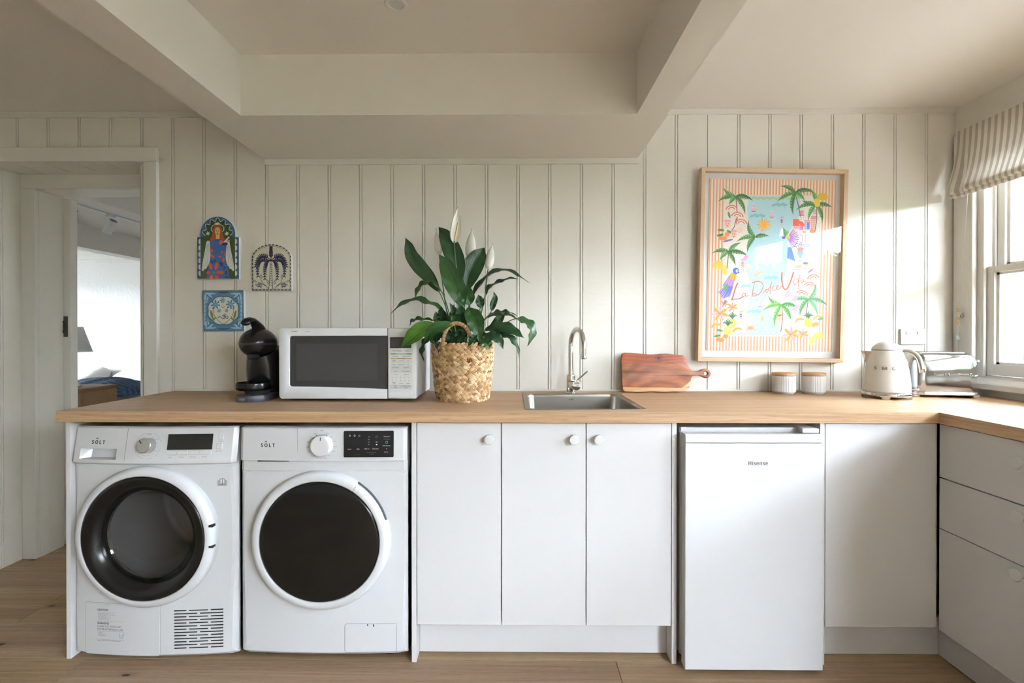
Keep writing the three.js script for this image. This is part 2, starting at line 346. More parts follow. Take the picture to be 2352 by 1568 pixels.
function carcass(x0, x1, z1 = .555) {  // open box without a front
  return merge([box(x0, x0 + .016, .14, CT, .01, z1), box(x1 - .016, x1, .14, CT, .01, z1), box(x0, x1, .14, .156, .01, z1), box(x0, x1, .14, CT, .01, .016)]);
}
function doorPart(t, x0, x1, knobX) {
  const d = part(t, 'door', rbox(x0 + GAPD, x1 - GAPD, DB, CT - .003, ZP - .018, ZP, .0012, 1), M.white);
  if (knobX !== undefined) { const k = part(d, 'knob', knobGeo, M.white); k.position.set(knobX, Y(1007), ZP); }
}
const A0 = X(957), A1 = X(1151.5), A2 = X(1346.2), A3 = X(1542.4), PW = .017;
{
  const e = thing('end_panel', 'white floor-standing end panel supporting the left end of the worktop beside the dryer', 'panel', [X(147), 0, 0]);
  part(e, 'panel', rbox(0, .0165, .002, BENCH - BT - .0005, .02, .572, .001, 1), M.white);
  const a = thing('base_cabinet', 'narrow single-door white base cabinet next to the washing machine', 'cabinet');
  part(a, 'side_panel', rbox(A0 - PW - .001, A0 - .001, .002, CT, .02, ZP, .001, 1), M.white);
  part(a, 'carcass', carcass(A0, A1 - .001), M.white);
  doorPart(a, A0, A1, X(1123.5, .60));
  const b = thing('base_cabinet', 'double-door white sink cabinet with two round knobs close together', 'cabinet');
  part(b, 'carcass', merge([box(A1, A1 + .016, .14, CT, .01, .555), box(A3 - .016, A3, .14, CT, .01, .555), box(A1, A3, .14, .156, .01, .555)]), M.white);
  doorPart(b, A1, A2, X(1319, .60)); doorPart(b, A2, A3, X(1376, .60));
  part(b, 'side_panel', rbox(A3 + .001, A3 + PW + .001, .002, CT, .02, ZP, .001, 1), M.white);
  const k = thing('kick_board', 'recessed white kick board under the three cabinet doors', 'kick board', [0, 0, 0]);
  part(k, 'board', rbox(A0 - .0005, A3 + .0005, .002, .138, .50, .52, .001, 1), M.white);
  const C0 = X(1883), C1 = X(1894.5), C2 = X(2149);
  const c = thing('base_cabinet', 'plain white corner cabinet with a handleless door to the right of the small refrigerator', 'cabinet');
  part(c, 'side_panel', rbox(C0, C1 - .0005, .002, CT, .02, ZP, .001, 1), M.white);
  part(c, 'carcass', carcass(C1, 1.482), M.white);
  doorPart(c, C1, C2);
  part(c, 'corner_filler', rbox(C2 + .001, 1.486, DB, CT - .003, ZP - .022, ZP - .004, .001, 1), M.white);
  const k2 = thing('kick_board', 'recessed white kick board under the blank corner door beside the refrigerator', 'kick board', [0, 0, 0]);
  part(k2, 'board', rbox(C1, 1.540, .002, .138, .50, .52, .001, 1), M.white);
  const k3 = thing('kick_board', 'recessed white kick board running below the drawers on the right', 'kick board', [0, 0, 0]);
  part(k3, 'board', rbox(1.542, 1.562, .002, .138, .50, 1.72, .001, 1), M.white);
  const dz0 = .585, dz1 = 1.135;
  const d = thing('drawer_unit', 'white three-drawer base unit on the right below the window worktop', 'drawers');
  part(d, 'carcass', merge([box(1.51, 2.05, .14, CT, dz0, dz0 + .016), box(1.51, 2.05, .14, CT, dz1 - .016, dz1), box(1.51, 2.05, .14, .156, dz0, dz1), box(2.04, 2.05, .14, CT, dz0, dz1)]), M.white);
  for (const [y0, y1, ky] of [[.6675, CT - .003, .79], [.489, .6635, .632], [DB - .004, .486, .462]]) {
    const f = part(d, 'drawer', rbox(1.486, 1.504, y0, y1, dz0 + .001, dz1 - .001, .0012, 1), M.white);
    const kn = part(f, 'knob', knobGeo, M.white); kn.rotation.y = -PI / 2; kn.position.set(1.486, ky, .868);
  }
  const d2 = thing('base_cabinet', 'white base cabinet beyond the drawers under the window worktop', 'cabinet');
  part(d2, 'carcass', merge([box(1.51, 2.05, .14, CT, dz1 + .002, dz1 + .018), box(1.51, 2.05, .14, CT, 1.724, 1.74), box(1.51, 2.05, .14, .156, dz1, 1.74)]), M.white);
  part(d2, 'door', rbox(1.486, 1.504, DB - .004, CT - .003, dz1 + .002, 1.738, .0012, 1), M.white);
}
{
  const { x0, x1, z0, z1 } = SINK, t = thing('sink', 'square stainless steel inset sink with a raised rim in the worktop', 'sink', [(x0 + x1) / 2, BENCH, (z0 + z1) / 2]);
  const w = x1 - x0, d = z1 - z0, loop = (W, D, r, y, cx = 0, cz = 0) => rrect(W, D, r, cx, -cz).getPoints(6).slice(0, -1).map((p) => V3(p.x, y, -p.y));
  const bw = w - .040, bd = d - .022, cz = .002;
  const g = loft([loop(w, d, .010, .0002), loop(w - .001, d - .001, .010, .002), loop(w - .006, d - .006, .010, .003), loop(bw + .008, bd + .008, .03, .0028, 0, cz), loop(bw, bd, .028, .0006, 0, cz), loop(bw - .003, bd - .003, .03, -.01, 0, cz), loop(bw - .012, bd - .012, .04, -.165, 0, cz), loop(bw - .03, bd - .03, .05, -.183, 0, cz), loop(bw - .08, bd - .08, .05, -.188, 0, cz), loop(.1, .1, .0499, -.191, 0, cz)]);
  part(t, 'bowl', g, std({ color: lin(.46, .445, .41), metalness: 1, roughness: .30 }));
  part(t, 'drain', lathe([[.05, -.191], [.044, -.190], [.040, -.194], [.03, -.196], [0, -.196]], 32).translate(0, 0, cz), M.chrome);
  const lt = canvasTex(128, 40, (c) => { c.fillStyle = '#221f1a'; c.font = 'bold 34px sans-serif'; c.textAlign = 'center'; c.fillText('CLARK', 64, 32, 124); });
  part(t, 'maker_mark', new THREE.PlaneGeometry(.026, .0085).translate(-.003, -.022, -bd / 2 + cz + .0045), std({ map: lt, transparent: true, roughness: .6 }));
}
{
  const b = onY(1311, 902, BENCH), t = thing('mixer_tap', 'tall chrome gooseneck mixer tap standing behind the sink', 'tap', [b.x, BENCH, b.z]);
  part(t, 'base_ring', lathe([[0, 0], [.026, 0], [.026, .003], [.023, .006], [0, .006]], 40), M.chrome);
  part(t, 'body', lathe([[.0205, .005], [.0205, .062], [.0205, .080], [.0195, .083], [0, .083]], 40), M.chrome);
  const R = .072, H = .218, a = .28, dir = V3(Math.sin(a), 0, Math.cos(a)), pts = [V3(0, .08, 0), V3(0, .13, 0), V3(0, H * .85, 0)];
  for (let i = 0; i <= 14; i++) { const q = PI - i / 14 * PI; pts.push(dir.clone().multiplyScalar(R + R * Math.cos(q)).add(V3(0, H + R * Math.sin(q), 0))); }
  pts.push(dir.clone().multiplyScalar(2 * R).add(V3(0, H - .02, 0)), dir.clone().multiplyScalar(2 * R).add(V3(0, H - .045, 0)));
  const sp = part(t, 'spout', tube(pts, .0108, 80, 20), M.chrome);
  const e = dir.clone().multiplyScalar(2 * R);
  part(sp, 'aerator', lathe([[0, -.004], [.0095, -.004], [.0125, -.002], [.0125, .010], [.0108, .012]], 28).translate(e.x, H - .052, e.z), M.chrome);
  part(t, 'valve', lathe([[0, .030], [.0205, .030], [.0225, .028], [.0225, -.005], [.015, -.012], [0, -.012]], 36).rotateX(PI / 2).rotateY(.42).translate(.010, .038, .016), M.chrome);
  part(t, 'lever', merge([capsuleBetween(V3(.022, .055, .022), V3(.070, .102, .034), .0036, 14), sph(.0036, 12, 8).translate(.070, .102, .034)]), M.chrome);
}
// ---------------------------------------------------------------- dryer, washing machine, refrigerator
function printMat(t, rough = .45) { return std({ map: t, transparent: true, roughness: rough }); }
function decal(parent, name, w, h, tex, pos, rot = [0, 0, 0], label) {
  const m = part(parent, name, new THREE.PlaneGeometry(w, h), printMat(tex), label); m.position.set(...pos); m.rotation.set(...rot); return m;
}
const tlabel = (text, font, color = '#14161a', W = 256, H = 64, stretch) => canvasTex(W, H, (c) => { c.fillStyle = color; c.font = font; c.textAlign = 'center'; c.textBaseline = 'middle'; c.fillText(text, W / 2, H / 2, stretch ?? W - 6); });
const soltTex = canvasTex(512, 256, (c) => {
  c.fillStyle = '#101216'; c.textAlign = 'center'; c.textBaseline = 'alphabetic'; c.font = 'bold 150px sans-serif';
  [['S', 70], ['O', 196], ['L', 316], ['T', 430]].forEach(([ch, x]) => c.fillText(ch, x, 226, ch === 'O' ? 118 : 100));
  c.lineWidth = 17; c.strokeStyle = '#101216'; c.lineJoin = 'miter'; c.beginPath(); c.moveTo(160, 84); c.lineTo(196, 46); c.lineTo(232, 84); c.stroke();
});
// front skin between a round opening and a rectangle, bowed outwards
function portFront(hw, y0, y1, cx, cy, r, zOf) {
  const angs = [];
  for (let i = 0; i < 120; i++) angs.push(i / 120 * 2 * PI);
  for (const [x, y] of [[-hw, y0], [hw, y0], [hw, y1], [-hw, y1]]) angs.push((Math.atan2(y - cy, x - cx) + 2 * PI) % (2 * PI));
  angs.sort((a, b) => a - b);
  const edge = (a) => { const c = Math.cos(a), s = Math.sin(a); return Math.min(c > 1e-9 ? (hw - cx) / c : c < -1e-9 ? (-hw - cx) / c : 1e9, s > 1e-9 ? (y1 - cy) / s : s < -1e-9 ? (y0 - cy) / s : 1e9); };
  const loops = [];
  for (const t of [0, .1, .25, .4, .55, .7, .82, .9, .95, .98, 1]) loops.push(angs.map((a) => { const R = edge(a), q = r + (R - r) * t, x = cx + q * Math.cos(a), y = cy + q * Math.sin(a); return V3(x, y, zOf(x, y)); }));
  loops.push(angs.map((a) => { const R = edge(a), x = cx + R * Math.cos(a), y = cy + R * Math.sin(a); return V3(x, y, zOf(x, y) - .05); }));
  return flip(loft([...loops].reverse()));
}
// a bowed sheet: rows of (y, z); holes as [x0,x1,row0,row1]
function sheet(xs, rows, bow, hole) {
  const pos = [], q = (a, b, c, d) => pos.push(...a, ...b, ...c, ...a, ...c, ...d);
  const P = (i, j) => [xs[i], rows[j][0], rows[j][1] + bow(xs[i])];
  for (let j = 0; j < rows.length - 1; j++) for (let i = 0; i < xs.length - 1; i++) {
    if (hole && xs[i] >= hole[0] - 1e-6 && xs[i + 1] <= hole[1] + 1e-6 && j >= hole[2] && j < hole[3]) continue;
    q(P(i, j), P(i + 1, j), P(i + 1, j + 1), P(i, j + 1));
  }
  const n = xs.length - 1;
  for (const i of [0, n]) for (let j = 0; j < rows.length - 1; j++) { const a = P(i, j), b = P(i, j + 1), c = [b[0], b[1], -.02], d = [a[0], a[1], -.02]; i ? q(a, d, c, b) : q(a, b, c, d); }
  const g = new THREE.BufferGeometry(); g.setAttribute('position', new THREE.Float32BufferAttribute(pos, 3));
  return crease(muv(g), .45);
}
// a rounded rectangular flap that follows the bowed front
function bowFlap(w, h, r, x0, bow, lift = .0016) {
  const base = rrect(w, h, r).getSpacedPoints(160).slice(0, -1), z0 = bow(x0);
  const L = (ins, z) => base.map((p) => { const x = p.x * (w - 2 * ins) / w, y = p.y * (h - 2 * ins) / h; return V3(x, y, bow(x0 + x) - z0 + z); });
  const loops = [L(0, -.004), L(0, lift - .0008), L(.0008, lift)];
  for (const k of [.15, .3, .45, .6, .75, .9, .995]) loops.push(base.map((p) => { const x = p.x * (1 - k), y = p.y * (1 - k); return V3(x, y, bow(x0 + x) - z0 + lift); }));
  return crease(loft(loops), .5);
}
function shellBody(hw, y0, y1, depth) {
  return merge([rbox(-hw, -hw + .012, y0, y1, -depth, -.018, .002), rbox(hw - .012, hw, y0, y1, -depth, -.018, .002), rbox(-hw, hw, y1 - .012, y1, -depth, -.016, .002), rbox(-hw, hw, y0, y0 + .012, -depth, -.018, .002), rbox(-hw, hw, y0, y1, -depth, -depth + .01, .002)]);
}
const foot = lathe([[0, 0], [.022, 0], [.022, .008], [.008, .010], [.008, .034], [0, .034]], 20);
const drumMat = std({ color: lin(.55, .55, .54), metalness: .3, roughness: .4 });
{ // ------------- dryer
  const hw = .2965, H = .8335, bowA = .020, bow = (x) => bowA * (1 - Math.pow(x / hw, 2)) - .010 * smooth(hw - .016, hw, Math.abs(x));
  const cx = (X(163.5, .565) + X(547, .565)) / 2;
  const t = thing('tumble_dryer', 'white tumble dryer with a chrome dial and see-through round door, at the left end', 'dryer', [cx, 0, .562]);
  part(t, 'housing', shellBody(hw, .014, H, .535), M.enamel);
  for (const [fx, fz] of [[-.25, -.08], [.25, -.08], [-.25, -.48], [.25, -.48]]) part(t, 'foot', foot, M.matblack).position.set(fx, 0.001, fz);
  const lx = (px, py, z = .585) => onZ(px, py, z).x - cx, ly = (px, py, z = .585) => onZ(px, py, z).y;
  const dx = lx(337, 1232, .59), dy = ly(337, 1232, .59);
  part(t, 'front_panel', portFront(hw, .014, .702, dx, dy, .215, (x, y) => bow(x) - .012 * smooth(.026, .014, y)), M.enamel);
  // control panel with the water tank grip
  const rows = [[.700, -.01], [.7025, .006], [.708, .0125], [.716, .0128], [.7205, .0120], [.7575, .0050], [.820, -.0062], [.8285, -.009], [.8335, -.016], [.8335, -.06]];
  const r0 = lx(178, 1043), r1 = lx(268, 1043), xs = [-hw, -hw + .002, -hw + .006, -hw + .014];
  for (let i = 1; i < 24; i++) xs.push(-hw + .014 + (2 * hw - .028) * i / 24);
  xs.push(hw - .014, hw - .006, hw - .002, hw, r0, r1); xs.sort((a, b) => a - b);
  const cp = part(t, 'control_panel', sheet(xs, rows, bow, [r0, r1, 4, 5]), M.enamel);
  const zr = bow((r0 + r1) / 2);
  const pk = flip(loft([[V3(r0, .7205, bow(r0) + .0120), V3(r1, .7205, bow(r1) + .0120), V3(r1, .7575, bow(r1) + .0050), V3(r0, .7575, bow(r0) + .005)], [V3(r0 + .022, .7215, zr - .020), V3(r1 - .004, .7215, zr - .020), V3(r1 - .004, .7565, zr - .030), V3(r0 + .022, .7565, zr - .030)]].reverse(), true).toNonIndexed());
  part(cp, 'grip_recess', pk, M.enamel);
  const tilt = -.178;
  const on = (px, py) => { const x = lx(px, py, .575), y = ly(px, py, .575); const z = .0120 - .178 * (y - .7205) + bow(x); return [x, y, z + .0009]; };
  const yaw = (x) => Math.atan(2 * bowA * x / hw / hw);
  const put = (name, w, h, tex, px, py) => { const p = on(px, py); const m = decal(cp, name, w, h, tex, p, [0, 0, 0]); m.rotation.order = 'YXZ'; m.rotation.set(tilt, yaw(p[0]), 0); return m; };
  put('logo', .060, .030, soltTex, 227, 1011.5);
  // seam of the tank drawer
  { const p = on(294, 1018), m = part(cp, 'seam', box(-.0005, .0005, -.058, .054, -.002, .0001), M.seam); m.position.set(...p); m.rotation.order = 'YXZ'; m.rotation.set(tilt, yaw(p[0]), 0); }
  const dialTex = canvasTex(512, 512, (c) => {
    c.translate(256, 256); c.strokeStyle = '#8b8f98'; c.lineWidth = 2.5;
    for (const [a, b] of [[-1.2, -.35], [.1, .9], [1.1, 1.5], [1.8, 2.4], [2.6, 3.1], [3.4, 3.9], [4.0, 4.45]]) { c.beginPath(); c.arc(0, 0, 236, a, b); c.stroke(); }
    c.fillStyle = '#15171c'; c.font = '15px sans-serif'; c.textAlign = 'center';
    const names = ['Extra', 'Standard', 'Iron', 'Mix', 'Delicates', 'Wool', 'Shirts', 'Baby Care', 'Sport', 'Jeans', 'Warm', 'Cool', 'Time Dry', 'Refresh'];
    for (let i = 0; i < 14; i++) { const a = -PI / 2 + .45 + i * .412; c.beginPath(); c.arc(126 * Math.cos(a), 126 * Math.sin(a), 7, 0, 7); c.fill(); c.fillText(names[i], 180 * Math.cos(a), 172 * Math.sin(a) + 5, 78); }
    c.font = 'bold 18px sans-serif'; c.fillText('Cotton Dry', 0, -206); c.fillText('○', 0, -176);
  });
  put('dial_print', .100, .100, dialTex, 345, 1022);
  { const p = on(347, 1021), k = sub(cp, 'dial'); k.position.set(...p); k.rotation.order = 'YXZ'; k.rotation.set(tilt, yaw(p[0]), 0);
    part(k, 'knob', lathe([[0, .028], [.0225, .028], [.0245, .0272], [.0255, .025], [.0262, .004], [.0268, 0]], 48).rotateX(PI / 2), std({ color: lin(.74, .75, .77), metalness: .85, roughness: .22 }));
    part(k, 'pointer', rbox(-.0016, .0016, .010, .0235, .0265, .0288, .0008).rotateZ(.72), M.dark); }
  const scr = canvasTex(512, 192, (c, w, h) => { c.fillStyle = '#0b0c0f'; c.fillRect(0, 0, w, h); c.fillStyle = '#3c4048'; c.font = '15px sans-serif'; c.fillText('Iron   Extra   Anti-crease   Cupboard', 236, 34); c.strokeStyle = '#24262b'; c.beginPath(); c.moveTo(330, 150); c.lineTo(330, 186); c.moveTo(455, 150); c.lineTo(455, 186); c.stroke(); });
  { const p = on(439, 1013.5), m = part(cp, 'display', new THREE.BoxGeometry(.154, .0545, .002), phy({ map: scr, roughness: .12, clearcoat: 1 })); m.position.set(...p); m.rotation.order = 'YXZ'; m.rotation.set(tilt, yaw(p[0]), 0); }
  for (let i = 0; i < 4; i++) { const p = on(399.5 + i * 25.2, 1037.7), m = part(cp, 'button', rbox(-.0185, .0185, -.0068, .0068, -.002, .0022, .0012), M.plastic); m.position.set(...p); m.rotation.order = 'YXZ'; m.rotation.set(tilt, yaw(p[0]), 0);
    put('button_print', .026, .007, tlabel(['Delay', 'Child Lock', 'Anti Crease', 'Dry Level'][i], '40px sans-serif', '#555a64'), 398 + i * 25, 1047); }
  for (const [a, b, s] of [[505, 1003, 'On/Off'], [503.5, 1024.5, 'Start/Pause']]) { const p = on(a, b), m = part(cp, 'button', rbox(-.0098, .0098, -.0098, .0098, -.002, .0026, .0014), M.plastic); m.position.set(...p); m.rotation.order = 'YXZ'; m.rotation.set(tilt, yaw(p[0]), 0); put('button_print', .024, .006, tlabel(s, '44px sans-serif', '#444a55'), a, b + 10.5); }
  // door
  const door = sub(t, 'door'); door.position.set(dx, dy, bow(dx));
  part(door, 'outer_ring', lathe([[.2485, -.012], [.2485, .008], [.2465, .018], [.240, .0265], [.230, .030], [.2215, .031], [.2185, .029], [.2185, -.01]], 96).rotateX(PI / 2), M.enamel);
  part(door, 'black_surround', lathe([[.2183, .026], [.2165, .0305], [.211, .0325], [.203, .0325], [.190, .0295], [.178, .0225], [.168, .012], [.1625, .004], [.1600, -.004], [.1575, -.012]], 96).rotateX(PI / 2), M.black);
  part(door, 'glass', lathe([[.1585, -.004], [.153, -.012], [.143, -.020], [.11, -.030], [.05, -.037], [.0001, -.039]], 72).rotateX(PI / 2), phy({ color: lin(.62, .62, .63), transmission: 1, thickness: 0, roughness: .02 }));
  for (const yy of [.0455, -.027]) part(door, 'hinge', rbox(.2325, .2475, yy - .004, yy + .004, .012, .0295, .001).rotateZ(.0), M.matblack);
  part(t, 'drum', merge([lathe([[.159, -.012], [.17, -.03], [.255, -.05], [.262, -.07], [.262, -.42], [.24, -.44], [.0001, -.44]], 72).rotateX(PI / 2)]), drumMat).position.set(dx * .6, dy, .012);
  // lower filter flap and grille
  const fx0 = lx(187, 1446), fx1 = lx(366, 1446), fy0 = ly(276, 1506), fy1 = ly(276, 1388), fxm = (fx0 + fx1) / 2;
  const flap = part(t, 'filter_flap', bowFlap(fx1 - fx0, fy1 - fy0, .008, fxm, bow), M.enamel); flap.position.set(fxm, (fy0 + fy1) / 2, bow(fxm));
  { const gp = (w, h, r) => rrect(w, h, r).getSpacedPoints(140).slice(0, -1).map((p) => V3(p.x, p.y, bow(fxm + p.x) - bow(fxm) + .0004));
    part(flap, 'edge_groove', loft([gp(fx1 - fx0 + .003, fy1 - fy0 + .003, .010), gp(fx1 - fx0 - .001, fy1 - fy0 - .001, .008)]), M.seam); }
  part(flap, 'latch', rbox(-.060, -.042, (fy1 - fy0) / 2 - .010, (fy1 - fy0) / 2 - .003, -.006, .0022, .001), M.plastic);
  part(flap, 'latch', rbox(.054, .074, (fy1 - fy0) / 2 - .007, (fy1 - fy0) / 2 - .001, -.002, .0032, .001), M.plastic);
  const caution = canvasTex(512, 640, (c) => {
    c.fillStyle = '#17181c'; c.font = 'bold 46px sans-serif'; c.fillText('CAUTION!', 8, 48, 200);
    c.font = '11px sans-serif'; c.fillStyle = '#45474d';
    ['• Clean the filter before each load and after drying is finished.', 'Do not dry unwashed items in the dryer.', '• Items soiled with cooking oil, alcohol, petrol must be washed', 'in hot water before being dried.', '• Remove all objects from pockets such as lighters.', 'Do not stop the dryer before the end', '• The final part of the cycle occurs without heat', 'to ensure items are left undamaged.'].forEach((s, i) => c.fillText(s, 22, 84 + i * 17, 460));
    c.fillRect(8, 222, 496, 2);
    c.fillStyle = '#17181c'; c.font = 'bold 46px sans-serif'; c.fillText('WARNING!', 8, 276, 214);
    c.font = '44px sans-serif'; c.fillText('CLEAN THE DOOR LINT', 8, 326, 440); c.fillText('FILTER AFTER EACH USE', 8, 376, 470);
    c.fillRect(8, 392, 496, 2); c.font = '11px sans-serif'; c.fillStyle = '#45474d';
    ['Condenser filter', 'Clean regularly', 'Empty the tank after use', 'Remove the lint from the fleece', 'Rinse and dry before use'].forEach((s, i) => c.fillText(s, 22, 416 + i * 15, 240));
    c.strokeStyle = '#17181c'; c.lineWidth = 4; c.beginPath(); c.moveTo(404, 420); c.quadraticCurveTo(396, 500, 440, 508); c.quadraticCurveTo(486, 490, 492, 424); c.moveTo(420, 480); c.quadraticCurveTo(450, 480, 480, 432); c.stroke();
    c.fillStyle = '#17181c'; c.fillRect(8, 536, 496, 2); c.font = 'bold 15px sans-serif'; c.fillText('REFER TO THE USER MANUAL FOR DETAILED INSTRUCTIONS', 8, 560, 492);
  });
  const pl = [lx(252, 1442) - fxm, ly(252, 1442) - (fy0 + fy1) / 2];
  decal(flap, 'warning_label', .107, .134, caution, [pl[0], pl[1], bow(fxm + pl[0]) - bow(fxm) + .0024], [0, yaw(fxm + pl[0]), 0]);
  const gx0 = lx(398.5, 1448), gx1 = lx(507, 1448), gy1 = ly(452, 1404), gy0 = ly(452, 1490), gm = (gx0 + gx1) / 2, gw = gx1 - gx0;
  const gr = sub(t, 'vent_grille'); gr.position.set(gm, 0, bow(gm)); gr.rotation.y = yaw(gm);
  for (let r = 0; r < 13; r++) for (const [a, b] of r % 2 ? [[0, .47], [.525, 1]] : [[0, .25], [.30, .69], [.745, 1]]) {
    const L = (b - a) * gw, m = part(gr, 'slot', extr(rrect(L, .0036, .0017), .003, .0006, 4), M.matblack); m.position.set(-gw / 2 + (a + b) / 2 * gw, gy1 - (gy1 - gy0) * r / 12, -.0022);
  }
  const book = canvasTex(128, 112, (c) => { c.strokeStyle = '#3d4048'; c.lineWidth = 5; c.lineJoin = 'round'; const L = (p) => { c.beginPath(); p.forEach(([x, y], i) => i ? c.lineTo(x, y) : c.moveTo(x, y)); c.stroke(); };
    L([[6, 30], [6, 100], [58, 100], [64, 94], [70, 100], [122, 100], [122, 30]]); L([[18, 24], [18, 90], [56, 90], [64, 84], [72, 90], [110, 90], [110, 24]]); L([[32, 14], [32, 80], [58, 76], [64, 80], [70, 76], [96, 80], [96, 14], [70, 8], [64, 14], [58, 8], [32, 14]]); L([[64, 14], [64, 80]]); });
  const bk = [lx(504.5, 1110), ly(504.5, 1110)];
  decal(t, 'manual_symbol', .032, .029, book, [bk[0], bk[1], bow(bk[0]) + .0012], [0, yaw(bk[0]), 0]);
}
{ // ------------- washing machine
  const hw = .2965, H = .8355, bowA = .010, bow = (x) => bowA * (1 - Math.pow(x / hw, 2)) - .008 * smooth(hw - .012, hw, Math.abs(x));
  const cx = (X(550.5, .575) + X(938.5, .575)) / 2;
  const t = thing('washing_machine', 'white front-loading washing machine with a solid black round door, right of the dryer', 'washing machine', [cx, 0, .572]);
  part(t, 'housing', shellBody(hw, .026, H, .54), M.enamel);
  for (const [fx, fz] of [[-.22, -.06], [.22, -.06], [-.22, -.48], [.22, -.48]]) part(t, 'foot', foot, M.matblack).position.set(fx, 0.001, fz);
  const lx = (px, py, z = .585) => onZ(px, py, z).x - cx, ly = (px, py, z = .585) => onZ(px, py, z).y;
  const dx = lx(735.5, 1242, .60), dy = ly(735.5, 1242, .60);
  part(t, 'front_panel', portFront(hw, .026, .680, dx, dy, .20, (x, y) => bow(x) - .010 * smooth(.036, .026, y)), M.enamel);
  const rows = [[.679, -.012], [.6795, .0015], [.684, .0030], [.713, .0010], [.7155, .0012], [.7165, .0085], [.719, .010], [.829, .0065], [.8335, .003], [.8355, -.004], [.8355, -.06]];
  const xs = [-hw, -hw + .002, -hw + .006, -hw + .012]; for (let i = 1; i < 24; i++) xs.push(-hw + .012 + (2 * hw - .024) * i / 24); xs.push(hw - .012, hw - .006, hw - .002, hw);
  const cp = part(t, 'control_panel', sheet(xs, rows, bow), M.enamel);
  const on = (px, py) => { const x = lx(px, py, .588), y = ly(px, py, .588); return [x, y, .010 - .032 * (y - .719) + bow(x) + .0009]; };
  const yaw = (x) => Math.atan(2 * bowA * x / hw / hw);
  const put = (name, w, h, tex, px, py) => { const p = on(px, py), m = decal(cp, name, w, h, tex, p); m.rotation.set(-.032, yaw(p[0]), 0); return m; };
  put('logo', .060, .030, soltTex, 615, 1019);
  { const p = on(684, 1017), m = part(cp, 'seam', box(-.0005, .0005, -.056, .058, -.003, .0001), M.seam); m.position.set(...p); }
  { const p = on(628, 1058.2), m = part(cp, 'finger_slot', rbox(-.056, .056, -.002, .0012, -.008, .0004, .001), M.shadowgap); m.position.set(...p); }
  const dialTex = canvasTex(512, 512, (c) => {
    c.translate(256, 256); c.fillStyle = '#15171c'; c.textAlign = 'center'; c.font = '17px sans-serif';
    const names = ['Cotton', 'Eco', 'Mix', 'Quick', 'Wool', 'Spin', 'Delicates', 'Drum Clean', 'Baby Care', 'Sport', 'Steam', 'Jeans', 'Bulky', 'Rinse'];
    for (let i = 0; i < 14; i++) { const a = -PI / 2 + .42 + i * .415; if (i > 4.5 && i < 8.5) { c.fillText(names[i], 214 * Math.cos(a), 206 * Math.sin(a), 80); continue; } c.beginPath(); c.arc(176 * Math.cos(a), 176 * Math.sin(a), 7.5, 0, 7); c.fill(); c.fillText(names[i], 222 * Math.cos(a), 200 * Math.sin(a) + 4, 62); }
    c.font = 'bold 22px sans-serif'; c.fillText('OFF', 0, -222); c.fillText('○', 0, -196);
  });
  put('dial_print', .116, .116, dialTex, 739.5, 1022);
  { const p = on(741, 1022), k = sub(cp, 'dial'); k.position.set(...p); k.rotation.set(-.032, yaw(p[0]), 0);
    part(k, 'knob', lathe([[0, .0215], [.030, .0215], [.0345, .0205], [.0365, .0175], [.0378, .003], [.0385, 0]], 56).rotateX(PI / 2), M.plastic);
    part(k, 'pointer', rbox(-.0014, .0014, .019, .0315, .0205, .0222, .0006).rotateZ(-.04), M.dark); }
  const scr = canvasTex(640, 348, (c, w, h) => {
    c.fillStyle = '#0d0e12'; c.fillRect(0, 0, w, h); c.fillStyle = '#d9dde2'; c.strokeStyle = '#d9dde2'; c.textAlign = 'center'; c.lineWidth = 3;
    for (const x of [72, 136, 196]) { c.beginPath(); c.arc(x, 60, 10, 0, 7); c.stroke(); } c.fillRect(66, 50, 12, 8); c.fillRect(133, 42, 6, 12);
    c.font = '17px sans-serif'; ['90°', '60°', '40°', '20°'].forEach((s, i) => c.fillText(s, 324, 84 + i * 34));
    c.beginPath(); c.arc(424, 76, 13, 0, 7); c.strokeStyle = '#3d98a8'; c.stroke(); c.strokeStyle = '#d9dde2'; c.beginPath(); c.ellipse(424, 148, 12, 6, 0, 0, 7); c.stroke(); c.beginPath(); c.ellipse(424, 182, 10, 8, 0, 0, 7); c.fill();
    c.font = 'bold 16px sans-serif'; c.fillText('DELAY', 70, 250); c.fillText('SPIN', 182, 248); c.fillText('TEMP. °C', 296, 246); c.fillText('FUNCTION', 408, 246);
    c.fillText('ADD CLOTHES', 556, 78, 82); c.fillStyle = '#70757c'; c.fillText('STEAM CARE', 556, 114, 90); c.fillStyle = '#d9dde2'; c.fillText('START/PAUSE', 552, 204); c.fillText('▶II', 552, 246); c.fillText('ON/OFF', 550, 290, 54);
    c.beginPath(); c.arc(556, 152, 15, 0, 7); c.strokeStyle = '#3fb0c0'; c.lineWidth = 5; c.stroke(); c.lineWidth = 2; c.strokeStyle = '#8a8f96'; c.beginPath(); c.moveTo(300, 282); c.lineTo(300, 290); c.lineTo(416, 290); c.lineTo(416, 282); c.stroke();
    c.fillStyle = '#8a8f96'; c.font = '13px sans-serif'; c.fillText('Child Lock', 358, 316); c.fillText('Press 3 sec', 180, 318); c.fillText('Press 3 sec', 548, 314);
    c.fillStyle = '#191b20'; for (let i = 0; i < 3; i++) c.fillRect(58 + i * 56, 112, 40, 66);
  });
  { const p = on(847, 1019.3), m = part(cp, 'display', extr(rrect(.1745, .0925, .004), .003, .0005), M.black); m.position.set(p[0], p[1], p[2] - .002); m.rotation.set(-.032, yaw(p[0]), 0);
    part(m, 'display_print', new THREE.PlaneGeometry(.171, .0895), phy({ map: scr, roughness: .15 })).position.z = .0036; }
  const door = sub(t, 'door'); door.position.set(dx, dy, bow(dx));
